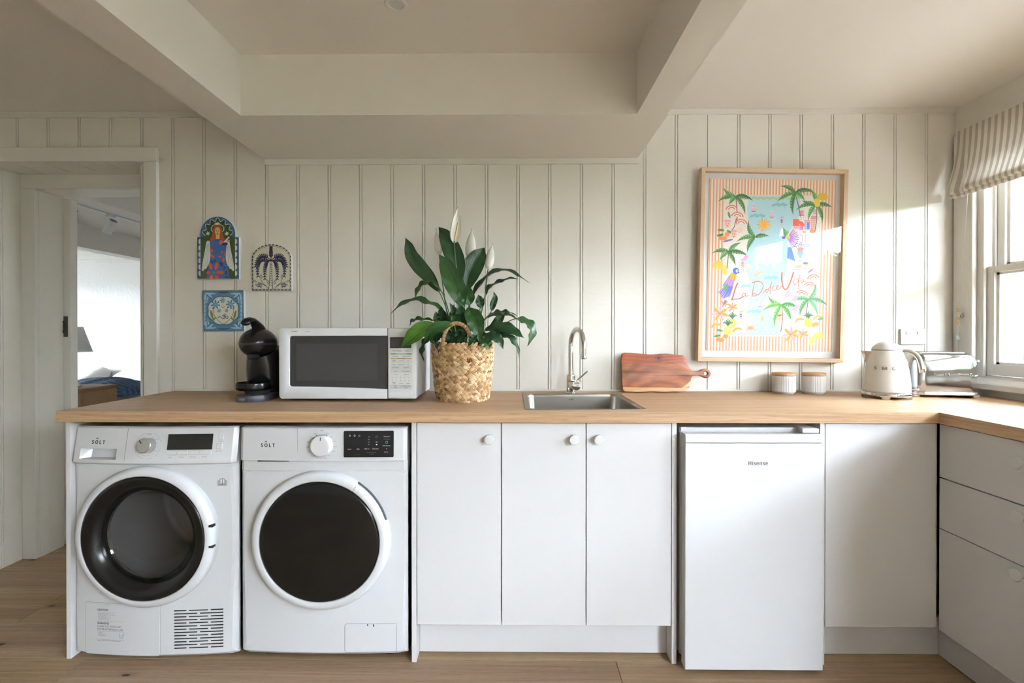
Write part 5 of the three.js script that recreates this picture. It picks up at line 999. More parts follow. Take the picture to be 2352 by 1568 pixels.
{ // winged figure with red hair; zoom frame 9.22 px per photograph pixel, centre (655, 818)
  const k = (x, y) => [U((x - 655) / 9.22), U((818 - y) / 9.22)];
  const s = new THREE.Shape(); s.moveTo(...k(205, 1488)); s.lineTo(...k(1105, 1488)); s.lineTo(...k(1105, 592)); s.lineTo(...k(1025, 592));
  s.lineTo(...k(1025, 530)); { const [ax, ay] = k(648, 530); s.absarc(ax, ay, U(378 / 9.22), 0, PI, false); } s.lineTo(...k(270, 592)); s.lineTo(...k(205, 592)); s.lineTo(...k(205, 1488));
  const tex = canvasTex(720, 1072, (c, w, h) => {
    c.scale(.8, .8); c.translate(-205, -150); c.lineCap = c.lineJoin = 'round';
    const blue = '#3d5f8e', navy = '#16234a', green = '#2b4513', white = '#dfe4df', orange = '#c9562d';
    c.fillStyle = blue; c.fillRect(0, 0, 1400, 1700);
    c.fillStyle = green; c.beginPath(); const sc = [];
    for (let i = 0; i <= 160; i++) { const u = i / 160, a = PI - u * PI, r = 312 + 34 * Math.cos(u * PI * 14 + PI); sc.push([648 + r * Math.cos(a) * .98, 560 - r * Math.sin(a) * 1.12]); }
    c.moveTo(280, 1490); c.lineTo(280, 600); sc.forEach((q) => c.lineTo(...q)); c.lineTo(1020, 600); c.lineTo(1030, 1490); c.fill();
    c.fillStyle = navy; for (let i = 0; i < 8; i++) { const a = PI - (i + .5) / 7 * PI; if (i < 7) { c.beginPath(); c.arc(648 + 345 * Math.cos(a), 545 - 362 * Math.sin(a), 20, 0, 7); c.fill(); } }
    c.strokeStyle = '#c9d8de'; c.lineWidth = 13; c.beginPath(); sc.forEach((q, i) => i ? c.lineTo(...q) : c.moveTo(...q)); c.stroke();
    for (const [x, d] of [[274, -1], [1022, 1]]) for (let i = 0; i < 6; i++) { const y = 686 + i * 137; c.fillStyle = white; c.beginPath(); c.ellipse(x, y, 46, 62, 0, d > 0 ? -PI / 2 : PI / 2, d > 0 ? PI / 2 : 1.5 * PI); c.fill(); c.fillStyle = navy; c.beginPath(); c.arc(x + d * 60, y + 68, 14, 0, 7); c.fill(); c.strokeStyle = navy; c.lineWidth = 4; c.beginPath(); c.ellipse(x, y, 56, 70, 0, d > 0 ? -PI / 2 : PI / 2, d > 0 ? PI / 2 : 1.5 * PI); c.stroke(); }
    // halo of dots and stars
    c.fillStyle = white; for (let i = 0; i < 26; i++) { const a = PI * .80 + i / 25 * PI * 1.4; c.beginPath(); c.arc(645 + 138 * Math.cos(a), 400 + 100 * Math.sin(a) + 10, 9, 0, 7); c.fill(); }
    const star = (x, y, r) => { c.beginPath(); for (let i = 0; i < 12; i++) { const a = i / 12 * 2 * PI + .25, q = i % 2 ? r * .38 : r; c.lineTo(x + q * Math.cos(a), y + q * Math.sin(a)); } c.fill(); };
    star(435, 512, 60); star(843, 515, 60); c.beginPath(); for (let i = -2; i <= 2; i++) c.ellipse(640 + i * 18, 305 - (2 - Math.abs(i)) * 8, 8, 30, i * .5, 0, 7); c.fill();
    // wings
    for (const d of [-1, 1]) { const mx = 652; c.fillStyle = white; c.beginPath(); c.moveTo(mx + d * 175, 680); c.bezierCurveTo(mx + d * 235, 640, mx + d * 255, 690, mx + d * 262, 760); c.bezierCurveTo(mx + d * 300, 1000, mx + d * 345, 1150, mx + d * 352, 1300); c.bezierCurveTo(mx + d * 340, 1350, mx + d * 300, 1310, mx + d * 290, 1270); c.bezierCurveTo(mx + d * 255, 1300, mx + d * 240, 1240, mx + d * 232, 1225); c.bezierCurveTo(mx + d * 190, 1200, mx + d * 160, 1050, mx + d * 160, 960); c.fill();
      c.strokeStyle = '#8d9390'; c.lineWidth = 5; for (const o of [0, 34, 66]) { c.beginPath(); c.moveTo(mx + d * (200 + o * .5), 740); c.quadraticCurveTo(mx + d * (225 + o * .8), 980, mx + d * (232 + o * 1.5), 1215 + o * .6); c.stroke(); } }
    // hair, face, dress
    c.fillStyle = '#a4451d'; c.beginPath(); c.moveTo(640, 322); c.bezierCurveTo(520, 330, 570, 480, 520, 560); c.bezierCurveTo(490, 610, 470, 660, 480, 690); c.lineTo(800, 680); c.bezierCurveTo(810, 600, 740, 560, 745, 480); c.bezierCurveTo(745, 380, 710, 320, 640, 322); c.fill();
    c.strokeStyle = '#c8642c'; c.lineWidth = 6; for (const [a, b2] of [[560, 500], [545, 520], [735, 770], [722, 745]]) { c.beginPath(); c.moveTo(a, 400); c.quadraticCurveTo(a - (640 - a) * .1, 540, b2, 660); c.stroke(); }
    c.fillStyle = '#d2a866'; c.beginPath(); c.ellipse(645, 462, 60, 86, 0, 0, 7); c.fill(); c.fillRect(608, 520, 82, 110);
    c.fillStyle = '#2a1a12'; c.beginPath(); c.ellipse(645, 522, 16, 10, 0, 0, 7); c.fill(); c.lineWidth = 5; c.strokeStyle = '#5a3a1c'; for (const x of [620, 672]) { c.beginPath(); c.arc(x, 455, 14, PI * 1.1, PI * 1.9); c.stroke(); c.beginPath(); c.ellipse(x, 466, 9, 4, 0, 0, 7); c.stroke(); } c.beginPath(); c.moveTo(646, 460); c.lineTo(640, 496); c.lineTo(652, 498); c.stroke();
    c.fillStyle = '#3a62a0'; c.beginPath(); c.moveTo(560, 640); c.bezierCurveTo(480, 660, 470, 740, 480, 800); c.lineTo(500, 1040); c.bezierCurveTo(450, 1180, 420, 1320, 408, 1490); c.lineTo(905, 1490); c.bezierCurveTo(890, 1320, 850, 1180, 815, 1080); c.lineTo(840, 760); c.bezierCurveTo(830, 680, 770, 640, 720, 630); c.fill();
    c.fillStyle = navy; c.beginPath(); c.ellipse(645, 640, 76, 26, 0, 0, PI); c.fill();
    c.strokeStyle = '#27457c'; c.lineWidth = 8; c.beginPath(); c.moveTo(545, 670); c.quadraticCurveTo(600, 720, 612, 860); c.moveTo(590, 930); c.quadraticCurveTo(700, 900, 800, 810); c.stroke();
    const petal = (x, y, rx, ry, a) => { c.beginPath(); c.ellipse(x, y, rx, ry, a, 0, 7); c.fill(); };
    c.fillStyle = orange; petal(720, 705, 38, 52, .6); petal(540, 1008, 26, 52, -.6); petal(520, 880, 26, 46, -.5); petal(488, 850, 12, 60, 0); petal(738, 918, 18, 34, 0); petal(697, 1014, 34, 20, 0); petal(770, 1080, 28, 48, -.1); petal(800, 950, 16, 50, 0);
    petal(492, 1222, 34, 82, -.35); petal(622, 1218, 40, 82, .28); petal(692, 1352, 86, 42, 0); petal(450, 1356, 46, 36, 0); petal(510, 1452, 38, 50, .3); petal(626, 1450, 40, 56, -.5);
    c.fillStyle = '#4d87a0'; petal(554, 1356, 42, 34, 0); c.fillStyle = navy; petal(724, 1172, 30, 62, -.5); petal(586, 1110, 18, 42, .7); petal(518, 1118, 18, 40, -.6); petal(830, 1352, 18, 50, .1); petal(790, 1252, 16, 46, .5); petal(840, 1455, 48, 16, .1);
    c.fillStyle = navy; petal(800, 738, 66, 34, -.1); c.fillStyle = white; c.beginPath(); c.moveTo(756, 712); c.lineTo(880, 580); c.lineTo(912, 584); c.lineTo(890, 620); c.lineTo(812, 704); c.fill(); c.fillStyle = '#b99a52'; petal(880, 670, 36, 28, 0); c.fillStyle = '#7e4a20'; petal(890, 634, 24, 20, 0);
  });
  plaque('wall_plaque', 'arched ceramic plaque painted with a red-haired winged figure in a blue dress', 430 + 655 / 9.22, 480 + 818 / 9.22, s, .020, tex);
}
{ // palm plaque; zoom frame 4.9, centre (998, 705)
  const k = (x, y) => [U((x - 998) / 4.9), U((705 - y) / 4.9)], s = new THREE.Shape();
  s.moveTo(...k(775, 968)); s.lineTo(...k(1225, 968)); s.lineTo(...k(1225, 610)); { const [ax, ay] = k(998, 610); s.absellipse(ax, ay, U(227 / 4.9), U(168 / 4.9), 0, PI, false); } s.lineTo(...k(775, 968));
  const tex = canvasTex(720, 840, (c) => {
    c.scale(1.6, 1.6); c.translate(-773, -442); c.lineCap = 'round'; const ink = '#1a1740';
    c.fillStyle = '#d6d3bd'; c.fillRect(760, 430, 500, 600);
    c.strokeStyle = ink; c.lineWidth = 11; c.setLineDash([20, 22]); c.beginPath(); c.moveTo(779, 968); c.lineTo(779, 610); c.ellipse(998, 612, 219, 164, 0, PI, 2 * PI); c.lineTo(1219, 968); c.stroke(); c.beginPath(); c.moveTo(775, 962); c.lineTo(1225, 962); c.stroke(); c.setLineDash([]);
    c.lineWidth = 3; c.beginPath(); c.moveTo(790, 952); c.lineTo(790, 620); c.ellipse(998, 616, 208, 152, 0, PI, 2 * PI); c.lineTo(1208, 952); c.closePath(); c.stroke();
    const frond = (pts, n, L) => { const P = (u) => { const [a, b, d] = pts, v = 1 - u; return [v * v * a[0] + 2 * u * v * b[0] + u * u * d[0], v * v * a[1] + 2 * u * v * b[1] + u * u * d[1]]; }; c.lineWidth = 8; c.beginPath(); for (let i = 0; i <= 20; i++) { const q = P(i / 20); i ? c.lineTo(...q) : c.moveTo(...q); } c.stroke(); c.lineWidth = 10.5;
      for (let i = 2; i <= n; i++) { const u = i / n, q = P(u), r = P(Math.min(1, u + .02)), o = P(u - .02), a = Math.atan2(r[1] - o[1], r[0] - o[0]); for (const sd of [-1, 1]) { const l = L * (1 - .45 * u); c.beginPath(); c.moveTo(...q); c.lineTo(q[0] + l * Math.cos(a + sd * .75), q[1] + l * Math.sin(a + sd * .75)); c.stroke(); } } };
    c.strokeStyle = ink; frond([[993, 625], [992, 540], [993, 475]], 9, 34);
    for (const d of [-1, 1]) { frond([[993, 625], [993 + d * 130, 500], [993 + d * 175, 690]], 13, 40); frond([[993, 630], [993 + d * 180, 560], [993 + d * 150, 800]], 14, 38); frond([[993, 635], [993 + d * 80, 610], [993 + d * 70, 830]], 13, 36); }
    c.lineWidth = 6; c.beginPath(); c.moveTo(985, 650); c.quadraticCurveTo(982, 820, 966, 950); c.moveTo(1001, 650); c.quadraticCurveTo(1000, 820, 1014, 950); c.stroke(); c.lineWidth = 4; for (let y = 670; y < 930; y += 26) { c.beginPath(); c.moveTo(983, y); c.lineTo(1004, y + 6); c.stroke(); }
    for (const d of [-1, 1]) { c.lineWidth = 5; c.beginPath(); c.moveTo(998 + d * 40, 945); c.quadraticCurveTo(998 + d * 70, 900, 998 + d * 165, 870); c.moveTo(998 + d * 60, 915); c.quadraticCurveTo(998 + d * 120, 880, 998 + d * 122, 830); c.stroke(); c.beginPath(); c.ellipse(998 + d * 120, 812, 12, 18, 0, 0, 7); c.stroke(); for (let i = -2; i <= 2; i++) { c.beginPath(); c.ellipse(998 + d * (140 + i * 12), 905 + Math.abs(i) * 4, 6, 22, d * (.3 + i * .25), 0, 7); c.stroke(); } c.beginPath(); c.ellipse(998 + d * 190, 862, 8, 18, d * 1.1, 0, 7); c.stroke(); c.beginPath(); c.ellipse(998 + d * 40, 872, 9, 26, d * .35, 0, 7); c.stroke(); }
  });
  plaque('wall_plaque', 'small arched ceramic plaque painted with a navy palm tree on cream', 420 + 998 / 4.9, 470 + 705 / 4.9, s, .016, tex);
}
{ // blue square tile; zoom frame 4.9, centre (457, 1193)
  const s = poly([[210, 960], [686, 958], [697, 1425], [228, 1430]].map(([x, y]) => [U((x - 457) / 4.9), U((1193 - y) / 4.9)]).reverse());
  const tex = canvasTex(780, 760, (c) => {
    c.scale(1.6, 1.6); c.translate(-210, -958); c.lineCap = c.lineJoin = 'round'; const navy = '#173258', mid = '#4b7fa3', pale = '#a9c8d6', olive = '#6c762c', cream = '#dddacb';
    c.fillStyle = mid; c.fillRect(200, 950, 520, 500);
    c.fillStyle = pale; for (const [x, y, sx, sy] of [[232, 982, 1, 1], [672, 982, -1, 1], [242, 1408, 1, -1], [678, 1408, -1, -1]]) { c.save(); c.translate(x, y); c.scale(sx, sy); for (const [a, b, rx, ry, q] of [[48, 16, 46, 11, .1], [16, 50, 11, 46, .1], [70, 40, 44, 10, .7], [40, 84, 10, 40, .2], [96, 14, 40, 8, .15]]) { c.beginPath(); c.ellipse(a, b, rx, ry, q, 0, 7); c.fill(); } c.strokeStyle = navy; c.lineWidth = 4; c.beginPath(); c.moveTo(8, 8); c.quadraticCurveTo(60, 60, 100, 70); c.moveTo(30, 110); c.quadraticCurveTo(50, 70, 110, 60); c.stroke(); c.restore(); }
    c.fillStyle = pale; for (let i = 0; i < 7; i++) { c.beginPath(); c.ellipse(242, 1050 + i * 48, 10, 24, .1, 0, 7); c.fill(); c.beginPath(); c.ellipse(664, 1050 + i * 48, 10, 24, -.1, 0, 7); c.fill(); }
    c.strokeStyle = navy; c.lineWidth = 14; c.strokeRect(216, 964, 474, 462); c.strokeStyle = '#a9c4cc'; c.lineWidth = 5; c.setLineDash([5, 13]); c.strokeRect(217, 965, 472, 460); c.setLineDash([]);
    // medallion
    const med = () => { c.beginPath(); for (let i = 0; i <= 96; i++) { const a = i / 96 * 2 * PI, r = 166 + 11 * Math.abs(Math.sin(a * 4)) - 6; c.lineTo(456 + r * Math.cos(a) * 1.08, 1192 + r * Math.sin(a) * 1.0); } c.closePath(); };
    c.fillStyle = cream; med(); c.fill(); c.strokeStyle = navy; c.lineWidth = 8; c.stroke(); c.save(); c.translate(456, 1192); c.scale(.94, .94); c.translate(-456, -1192); c.strokeStyle = '#8fb6c8'; c.lineWidth = 4; med(); c.stroke(); c.restore();
    c.fillStyle = navy; for (const y of [982, 1404]) for (const [x, a] of [[425, .25], [490, -.25], [456, 0]]) { c.beginPath(); c.ellipse(x, y, 34, 7, a, 0, 7); c.fill(); }
    const fl = (x, y, r, tilt) => { for (let i = 0; i < 7; i++) { const a = tilt + i / 7 * 2 * PI; c.fillStyle = i % 2 ? '#3f7fae' : '#5f9fc6'; c.beginPath(); c.ellipse(x + r * .6 * Math.cos(a), y + r * .6 * Math.sin(a), r * .42, r * .22, a, 0, 7); c.fill(); c.fillStyle = navy; c.beginPath(); c.arc(x + r * 1.02 * Math.cos(a), y + r * 1.02 * Math.sin(a), r * .17, 0, 7); c.fill(); } c.fillStyle = '#7db4d0'; c.beginPath(); c.arc(x, y, r * .24, 0, 7); c.fill(); };
    fl(366, 1122, 44, .2); fl(538, 1122, 44, .5); fl(449, 1074, 28, .4); fl(409, 1194, 20, 0); fl(494, 1192, 20, 0);
    c.strokeStyle = olive; c.lineWidth = 6; for (const d of [-1, 1]) { c.beginPath(); c.moveTo(457 + d * 118, 1160); c.bezierCurveTo(457 + d * 130, 1240, 457 + d * 80, 1300, 457, 1352); c.stroke(); c.fillStyle = olive; c.beginPath(); c.ellipse(457 + d * 134, 1240, 13, 52, d * .25, 0, 7); c.fill(); c.beginPath(); c.ellipse(457 + d * 108, 1292, 9, 36, -d * .75, 0, 7); c.fill(); c.beginPath(); c.ellipse(457 + d * 118, 1166, 10, 14, 0, 0, 7); c.fill(); }
    c.beginPath(); c.arc(452, 1140, 17, .1 * PI, .9 * PI); c.stroke(); c.fillStyle = olive; c.beginPath(); c.arc(452, 1128, 4, 0, 7); c.fill();
    // om sign
    c.strokeStyle = '#241f48'; c.lineWidth = 7; c.beginPath(); c.moveTo(396, 1278); c.bezierCurveTo(398, 1258, 424, 1262, 432, 1272); c.bezierCurveTo(444, 1284, 458, 1292, 470, 1282); c.bezierCurveTo(480, 1272, 474, 1262, 460, 1264); c.moveTo(444, 1254); c.bezierCurveTo(456, 1240, 476, 1244, 474, 1256); c.bezierCurveTo(472, 1264, 464, 1264, 456, 1264); c.moveTo(474, 1266); c.bezierCurveTo(486, 1268, 484, 1254, 498, 1254); c.bezierCurveTo(516, 1256, 516, 1282, 498, 1284); c.bezierCurveTo(488, 1284, 484, 1278, 484, 1272); c.stroke(); c.lineWidth = 5; c.beginPath(); c.arc(474, 1230, 16, .15 * PI, .85 * PI); c.stroke(); c.beginPath(); c.arc(474, 1232, 4, 0, 7); c.stroke();
  });
  plaque('wall_plaque', 'square blue and white flowered tile with a small Sanskrit sign, lowest of the wall plaques', 420 + 457 / 4.9, 470 + 1193 / 4.9, s, .013, tex, -.006);
}
{ // framed beach poster
  const c0 = onZ(1776.5, 609.5, .052), W = .676, H = .884, t = thing('framed_picture', 'large beach poster in a pale oak box frame hanging above the canisters', 'picture', [c0.x, c0.y, .050]);
  t.rotation.set(.018, .026, -.012);
  const oakF = oakTex(77, 512, 128, .9, .06, [.84, .74, .62], [.68, .56, .43]), fm = std({ map: oakF, roughness: .5 }), fw = .0185, fd = .036;
  const bar = (L) => { const s = poly([[-L / 2, 0], [L / 2, 0], [L / 2 - fw, -fw], [-L / 2 + fw, -fw]]); return extr(s, fd, .0008).translate(0, 0, -fd + .0); };
  part(t, 'frame_top', muv(bar(W), 'x').translate(0, H / 2, 0), fm); part(t, 'frame_bottom', muv(bar(W).rotateZ(PI), 'x').translate(0, -H / 2, 0), fm);
  part(t, 'frame_side', muv(bar(H).rotateZ(PI / 2).translate(-W / 2, 0, 0), 'y'), fm); part(t, 'frame_side', muv(bar(H).rotateZ(-PI / 2).translate(W / 2, 0, 0), 'y'), fm);
  part(t, 'backing_board', box(-W / 2 + fw, W / 2 - fw, -H / 2 + fw, H / 2 - fw, -.034, -.026), std({ color: lin(.76, .76, .76), roughness: .8 }));
  part(t, 'glass', new THREE.PlaneGeometry(W - 2 * fw, H - 2 * fw).translate(0, 0, -.006), M.glass);
  const tex = canvasTex(980, 1320, (c) => {
    const cream = '#efe3d2', salmon = '#d59a78', sand = '#ece4dc', sea = '#b9dce4';
    c.fillStyle = cream; c.fillRect(0, 0, 980, 1320);
    c.fillStyle = salmon; for (let i = 0; i < 41; i++) c.fillRect(2 + i * 24.2, 0, 11, 1320);
    c.setTransform(1, -.0153, .0189, 1, -137.5, -128); c.lineCap = c.lineJoin = 'round';
    const P = (pts, f = true) => { c.beginPath(); pts.forEach(([x, y], i) => i ? c.lineTo(x, y) : c.moveTo(x, y)); if (f) c.fill(); else c.stroke(); };
    const el = (x, y, a, b, r = 0) => { c.beginPath(); c.ellipse(x, y, a, b, r, 0, 7); c.fill(); };
    c.fillStyle = '#e9cfc0'; P([[238, 256], [995, 258], [975, 1348], [228, 1342]]);
    c.fillStyle = sand; P([[246, 262], [985, 264], [966, 1340], [236, 1336]]);
    c.fillStyle = sea; P([[440, 266], [836, 266], [834, 420], [790, 470], [740, 560], [742, 760], [724, 880], [640, 980], [556, 1060], [560, 1120], [640, 1200], [712, 1316], [410, 1316], [420, 1200], [444, 1060], [440, 900], [400, 760], [430, 640], [436, 480], [424, 360]]);
    const wave = (x0, y0, x1, y1, n, col) => { c.strokeStyle = col; c.lineWidth = 10; c.beginPath(); for (let i = 0; i <= n * 8; i++) { const u = i / n / 8, s = 7 * Math.sin(u * n * 2 * PI), dx = x1 - x0, dy = y1 - y0, L = Math.hypot(dx, dy); const x = x0 + dx * u - dy / L * s, y = y0 + dy * u + dx / L * s; i ? c.lineTo(x, y) : c.moveTo(x, y); } c.stroke(); };
    wave(250, 282, 830, 284, 12, '#b3cf8e'); wave(300, 1322, 716, 1326, 9, '#a9d5bd'); wave(972, 400, 962, 1300, 18, '#bfe0cf'); wave(254, 700, 246, 1290, 12, '#bfe0cf');
    c.fillStyle = '#86c4cf'; for (const [x, y, s] of [[676, 330, 1], [505, 414, 1], [610, 888, .9], [480, 1148, .9], [415, 952, .6]]) for (let i = 0; i < 5; i++) el(x + (i - 2) * 22 * s, y + 5 - (i % 2) * 8, 19 * s, 10 * s, -.3);
    // sail boats
    for (const [x, y, s, col] of [[472, 350, 1, '#d98aa0'], [612, 402, .9, '#cf92b8'], [526, 1080, 1, '#e0a3ad']]) { c.fillStyle = '#f4e9e4'; P([[x, y - 36 * s], [x + 20 * s, y + 28 * s], [x - 16 * s, y + 28 * s]]); c.strokeStyle = col; c.lineWidth = 5; for (let k = 0; k < 4; k++) P([[x - 4 - k * 3, y - 12 + k * 11], [x + 6 + k * 4, y - 12 + k * 11]], false); c.fillStyle = '#9a7a8a'; el(x + 2, y + 32 * s, 18 * s, 4 * s); }
    // sun
    c.fillStyle = '#f0a83a'; for (let i = 0; i < 10; i++) { const a = i / 10 * 2 * PI; el(553 + 38 * Math.cos(a), 487 + 38 * Math.sin(a), 17, 6, a + .35); } c.fillStyle = '#f2a52c'; el(553, 487, 24, 24);
    // houses
    for (const [x, y, w2, h2, col] of [[828, 382, 36, 40, '#ee9ab4'], [826, 416, 42, 44, '#f3f1f3'], [920, 420, 42, 30, '#c9a5d4'], [916, 438, 40, 80, '#f2b7a6'], [868, 456, 46, 68, '#bcd4f0'], [780, 446, 46, 52, '#e8573f'], [832, 466, 28, 60, '#f28fc0'], [888, 470, 22, 50, '#5d87d8'], [782, 494, 50, 26, '#f5c0cc'], [932, 372, 26, 34, '#d9bcd8']]) { c.fillStyle = col; c.fillRect(x, y, w2, h2); c.fillStyle = 'rgba(50,50,90,.55)'; for (let i = 0; i < w2 - 12; i += 13) for (let j = 10; j < h2 - 8; j += 15) c.fillRect(x + 7 + i, y + j, 4, 6); c.fillStyle = '#d8605a'; c.fillRect(x, y - 4, w2, 5); }
    c.fillStyle = '#e8573f'; el(806, 460, 26, 18); el(846, 476, 30, 14, .6);
    // palms
    const frond = (x0, y0, x1, y1, bend, W, g1, g2) => {
      const mx = (x0 + x1) / 2 - (y1 - y0) * bend, my = (y0 + y1) / 2 + (x1 - x0) * bend, Q = (u) => { const v = 1 - u; return [v * v * x0 + 2 * u * v * mx + u * u * x1, v * v * y0 + 2 * u * v * my + u * u * y1]; };
      const A = [], B = []; for (let i = 0; i <= 22; i++) { const u = i / 22, q = Q(u), r = Q(Math.min(1, u + .02)), o = Q(Math.max(0, u - .02)), L = Math.hypot(r[0] - o[0], r[1] - o[1]) || 1, nx = -(r[1] - o[1]) / L, ny = (r[0] - o[0]) / L, w = W * Math.sin(PI * Math.pow(u, .7)) * (i % 2 ? 1 : .55); A.push([q[0] + nx * w, q[1] + ny * w]); B.push([q[0] - nx * w * .8, q[1] - ny * w * .8]); }
      c.fillStyle = g1; P([...A, ...B.reverse()]); c.strokeStyle = g2; c.lineWidth = 2.2; for (let i = 3; i < 20; i += 1) { const q = Q(i / 22), a = A[i]; if (i % 3) { c.globalAlpha = .75; P([q, a], false); } } c.globalAlpha = 1; c.strokeStyle = '#2c5c2e'; c.lineWidth = 2.5; c.beginPath(); c.moveTo(x0, y0); c.quadraticCurveTo(mx, my, x1, y1); c.stroke(); };
    const palm = (x, y, tips, trunk, g = ['#3f7c3a', '#4f9246', '#2f6a35']) => { if (trunk) { c.strokeStyle = '#8e5f45'; c.lineWidth = 7; c.beginPath(); c.moveTo(x, y); c.quadraticCurveTo(trunk[2] ?? x, (y + trunk[1]) / 2, trunk[0], trunk[1]); c.stroke(); } tips.forEach(([tx, ty, b], i) => frond(x, y, tx, ty, b, 24, g[i % 3], '#eef3e6')); };
    palm(335, 268, [[200, 306, .22], [240, 204, -.25], [466, 300, -.25], [408, 404, -.22], [285, 330, .1]], [345, 480, 350]);
    palm(795, 240, [[682, 190, .25], [660, 306, .18], [945, 240, -.3], [782, 408, .18], [870, 300, -.2]], [838, 420, 822]);
    palm(958, 330, [[805, 372, .25], [900, 452, .2], [1082, 350, -.2], [1006, 470, -.25], [905, 208, .25], [850, 300, -.1]], [950, 540, 975]);
    palm(488, 580, [[436, 452, -.32], [345, 612, .2], [592, 572, -.2], [428, 692, .25]], null);
    palm(282, 692, [[156, 702, .25], [376, 622, -.2], [428, 722, -.22], [336, 794, -.1], [214, 756, .2]], [265, 850, 275]);
    palm(695, 1100, [[590, 1030, -.3], [554, 1142, .22], [826, 1128, -.25], [770, 1230, -.2], [640, 1268, .2]], [690, 1306, 712], ['#4f9a3c', '#6bb04a', '#3f8a3a']);
    palm(905, 1058, [[958, 936, .28], [774, 1072, .22], [1052, 1104, -.22], [838, 1186, .25], [976, 1182, -.2]], [888, 1200, 890], ['#4f9a5c', '#5fae6a', '#3f8a50']);
    // umbrellas
    for (const [x, y, s, r] of [[303, 356, 46, -.05], [350, 410, 48, .1], [380, 464, 46, .1], [940, 888, 48, -.1], [915, 946, 44, .15], [856, 1010, 46, .2]]) { c.save(); c.translate(x, y); c.rotate(r); for (let k = 0; k < 4; k++) { c.fillStyle = k % 2 ? '#f6ede4' : '#d8795a'; c.beginPath(); c.ellipse(0, 12, s * (1 - k * .2), 34 * (1 - k * .22), 0, PI, 2 * PI); c.fill(); } c.restore(); }
    c.strokeStyle = '#a8584a'; c.lineWidth = 6; P([[340, 440], [326, 500], [305, 528]], false);
    // parrots
    const parrot = (x, y, flip2, s, up) => { c.save(); c.translate(x, y); c.scale(flip2 * s, s); c.rotate(up); for (let i = 0; i < 9; i++) { c.strokeStyle = i % 2 ? '#5b5fd0' : '#7f7ae0'; c.lineWidth = 8; P([[-6 + i * 4, 60], [-58 + i * 11, 190 - Math.abs(i - 4) * 8]], false); } for (let i = 0; i < 8; i++) { c.strokeStyle = i % 2 ? '#c79add' : '#b37fd0'; c.lineWidth = 9; P([[-22 + i * 6, 6], [-44 + i * 10, 96 - i * 3]], false); } for (let i = 0; i < 6; i++) { c.strokeStyle = i % 2 ? '#d3b34a' : '#c09a30'; c.lineWidth = 9; P([[-14 + i * 7, -16], [-22 + i * 10, 30]], false); } c.fillStyle = '#4a63cc'; el(10, -42, 26, 24); c.fillStyle = '#fff'; el(18, -44, 10, 12); c.fillStyle = '#33344a'; el(20, -44, 4, 5); P([[32, -46], [42, -34], [30, -30]]); c.restore(); };
    parrot(316, 874, 1, 1, .35); c.fillStyle = '#5aa05a'; el(262, 962, 16, 26, .5);
    for (let i = 0; i < 12; i++) { c.strokeStyle = i % 2 ? '#c190d8' : '#a878cc'; c.lineWidth = 7; P([[738, 588], [738 + 84 * Math.cos(-1.0 + i * .19), 588 + 78 * Math.sin(-1.0 + i * .19)]], false); } for (let i = 0; i < 8; i++) { c.strokeStyle = i % 2 ? '#5f7fdc' : '#6fa0e4'; c.lineWidth = 7; P([[744 + i * 3, 660], [738 + i * 8, 740 + 3 * i]], false); } for (let i = 0; i < 5; i++) { c.strokeStyle = '#5c9a5c'; P([[716, 580], [706 + i * 10, 512 + i * 7]], false); } c.fillStyle = '#d4b04a'; el(742, 580, 18, 14); c.fillStyle = '#4a63cc'; el(708, 584, 13, 10);
    // lemons, oranges, pineapples, bananas
    for (const [x, y, a, b, r, col] of [[1008, 270, 42, 29, 0, '#d0b034'], [966, 316, 24, 34, -.3, '#dcbf4a'], [200, 794, 40, 32, -.2, '#d3be4c'], [250, 832, 22, 38, -.2, '#d9c65c'], [982, 1342, 42, 28, 0, '#d8c64e'], [934, 1382, 23, 34, .2, '#dccb62']]) { c.fillStyle = col; el(x, y, a, b, r); }
    c.fillStyle = '#ee8a4c'; for (const [x, y] of [[226, 586], [250, 588], [270, 558], [202, 1366], [232, 1370], [260, 1340], [944, 1256], [968, 1250], [930, 532]]) el(x, y, 19, 17);
    c.fillStyle = '#4f8f50'; for (const [x, y, a] of [[222, 526, .1], [216, 564, -.2], [290, 540, .5], [214, 1296, .2], [196, 1338, -.2], [1000, 1210, -.3], [285, 410, 1.3]]) el(x, y, 26, 9, a);
    for (const [x, y] of [[312, 1240], [278, 1294], [906, 1238]]) { c.fillStyle = '#eec052'; el(x, y, 32, 38); c.fillStyle = '#fbeeb4'; for (let i = 0; i < 14; i++) el(x - 22 + (i % 4) * 14 + (i > 7 ? 5 : 0), y - 26 + Math.floor(i / 4) * 16, 4, 5); c.strokeStyle = '#2f7448'; c.lineWidth = 7; for (let i = -3; i <= 3; i++) { c.beginPath(); c.moveTo(x, y - 34); c.quadraticCurveTo(x + i * 6, y - 60, x + i * 12, y - 84 + Math.abs(i) * 9); c.stroke(); } }
    c.strokeStyle = '#dca03c'; c.lineWidth = 9; for (const [x, y, d] of [[190, 1258, 1], [356, 1292, -1], [840, 1220, -1], [985, 1200, 1]]) for (let i = 0; i < 3; i++) { c.beginPath(); c.arc(x, y + 26 + i * 4, 34 + i * 7, PI + .3 + i * .12, PI * 1.5 + .6); c.stroke(); }
    for (const [x, y, s] of [[215, 1164, 1], [310, 1118, .65], [250, 1090, .5], [768, 1328, 1], [862, 1328, .7]]) for (let i = 0; i < 7; i++) { const a = i / 7 * 2 * PI + .3; c.fillStyle = i % 2 ? '#d9b8e4' : '#e2a94e'; el(x + 36 * s * Math.cos(a), y + 32 * s * Math.sin(a), 30 * s, 13 * s, a); c.strokeStyle = '#a8702a'; c.lineWidth = 3; P([[x, y], [x + 60 * s * Math.cos(a), y + 52 * s * Math.sin(a)]], false); }
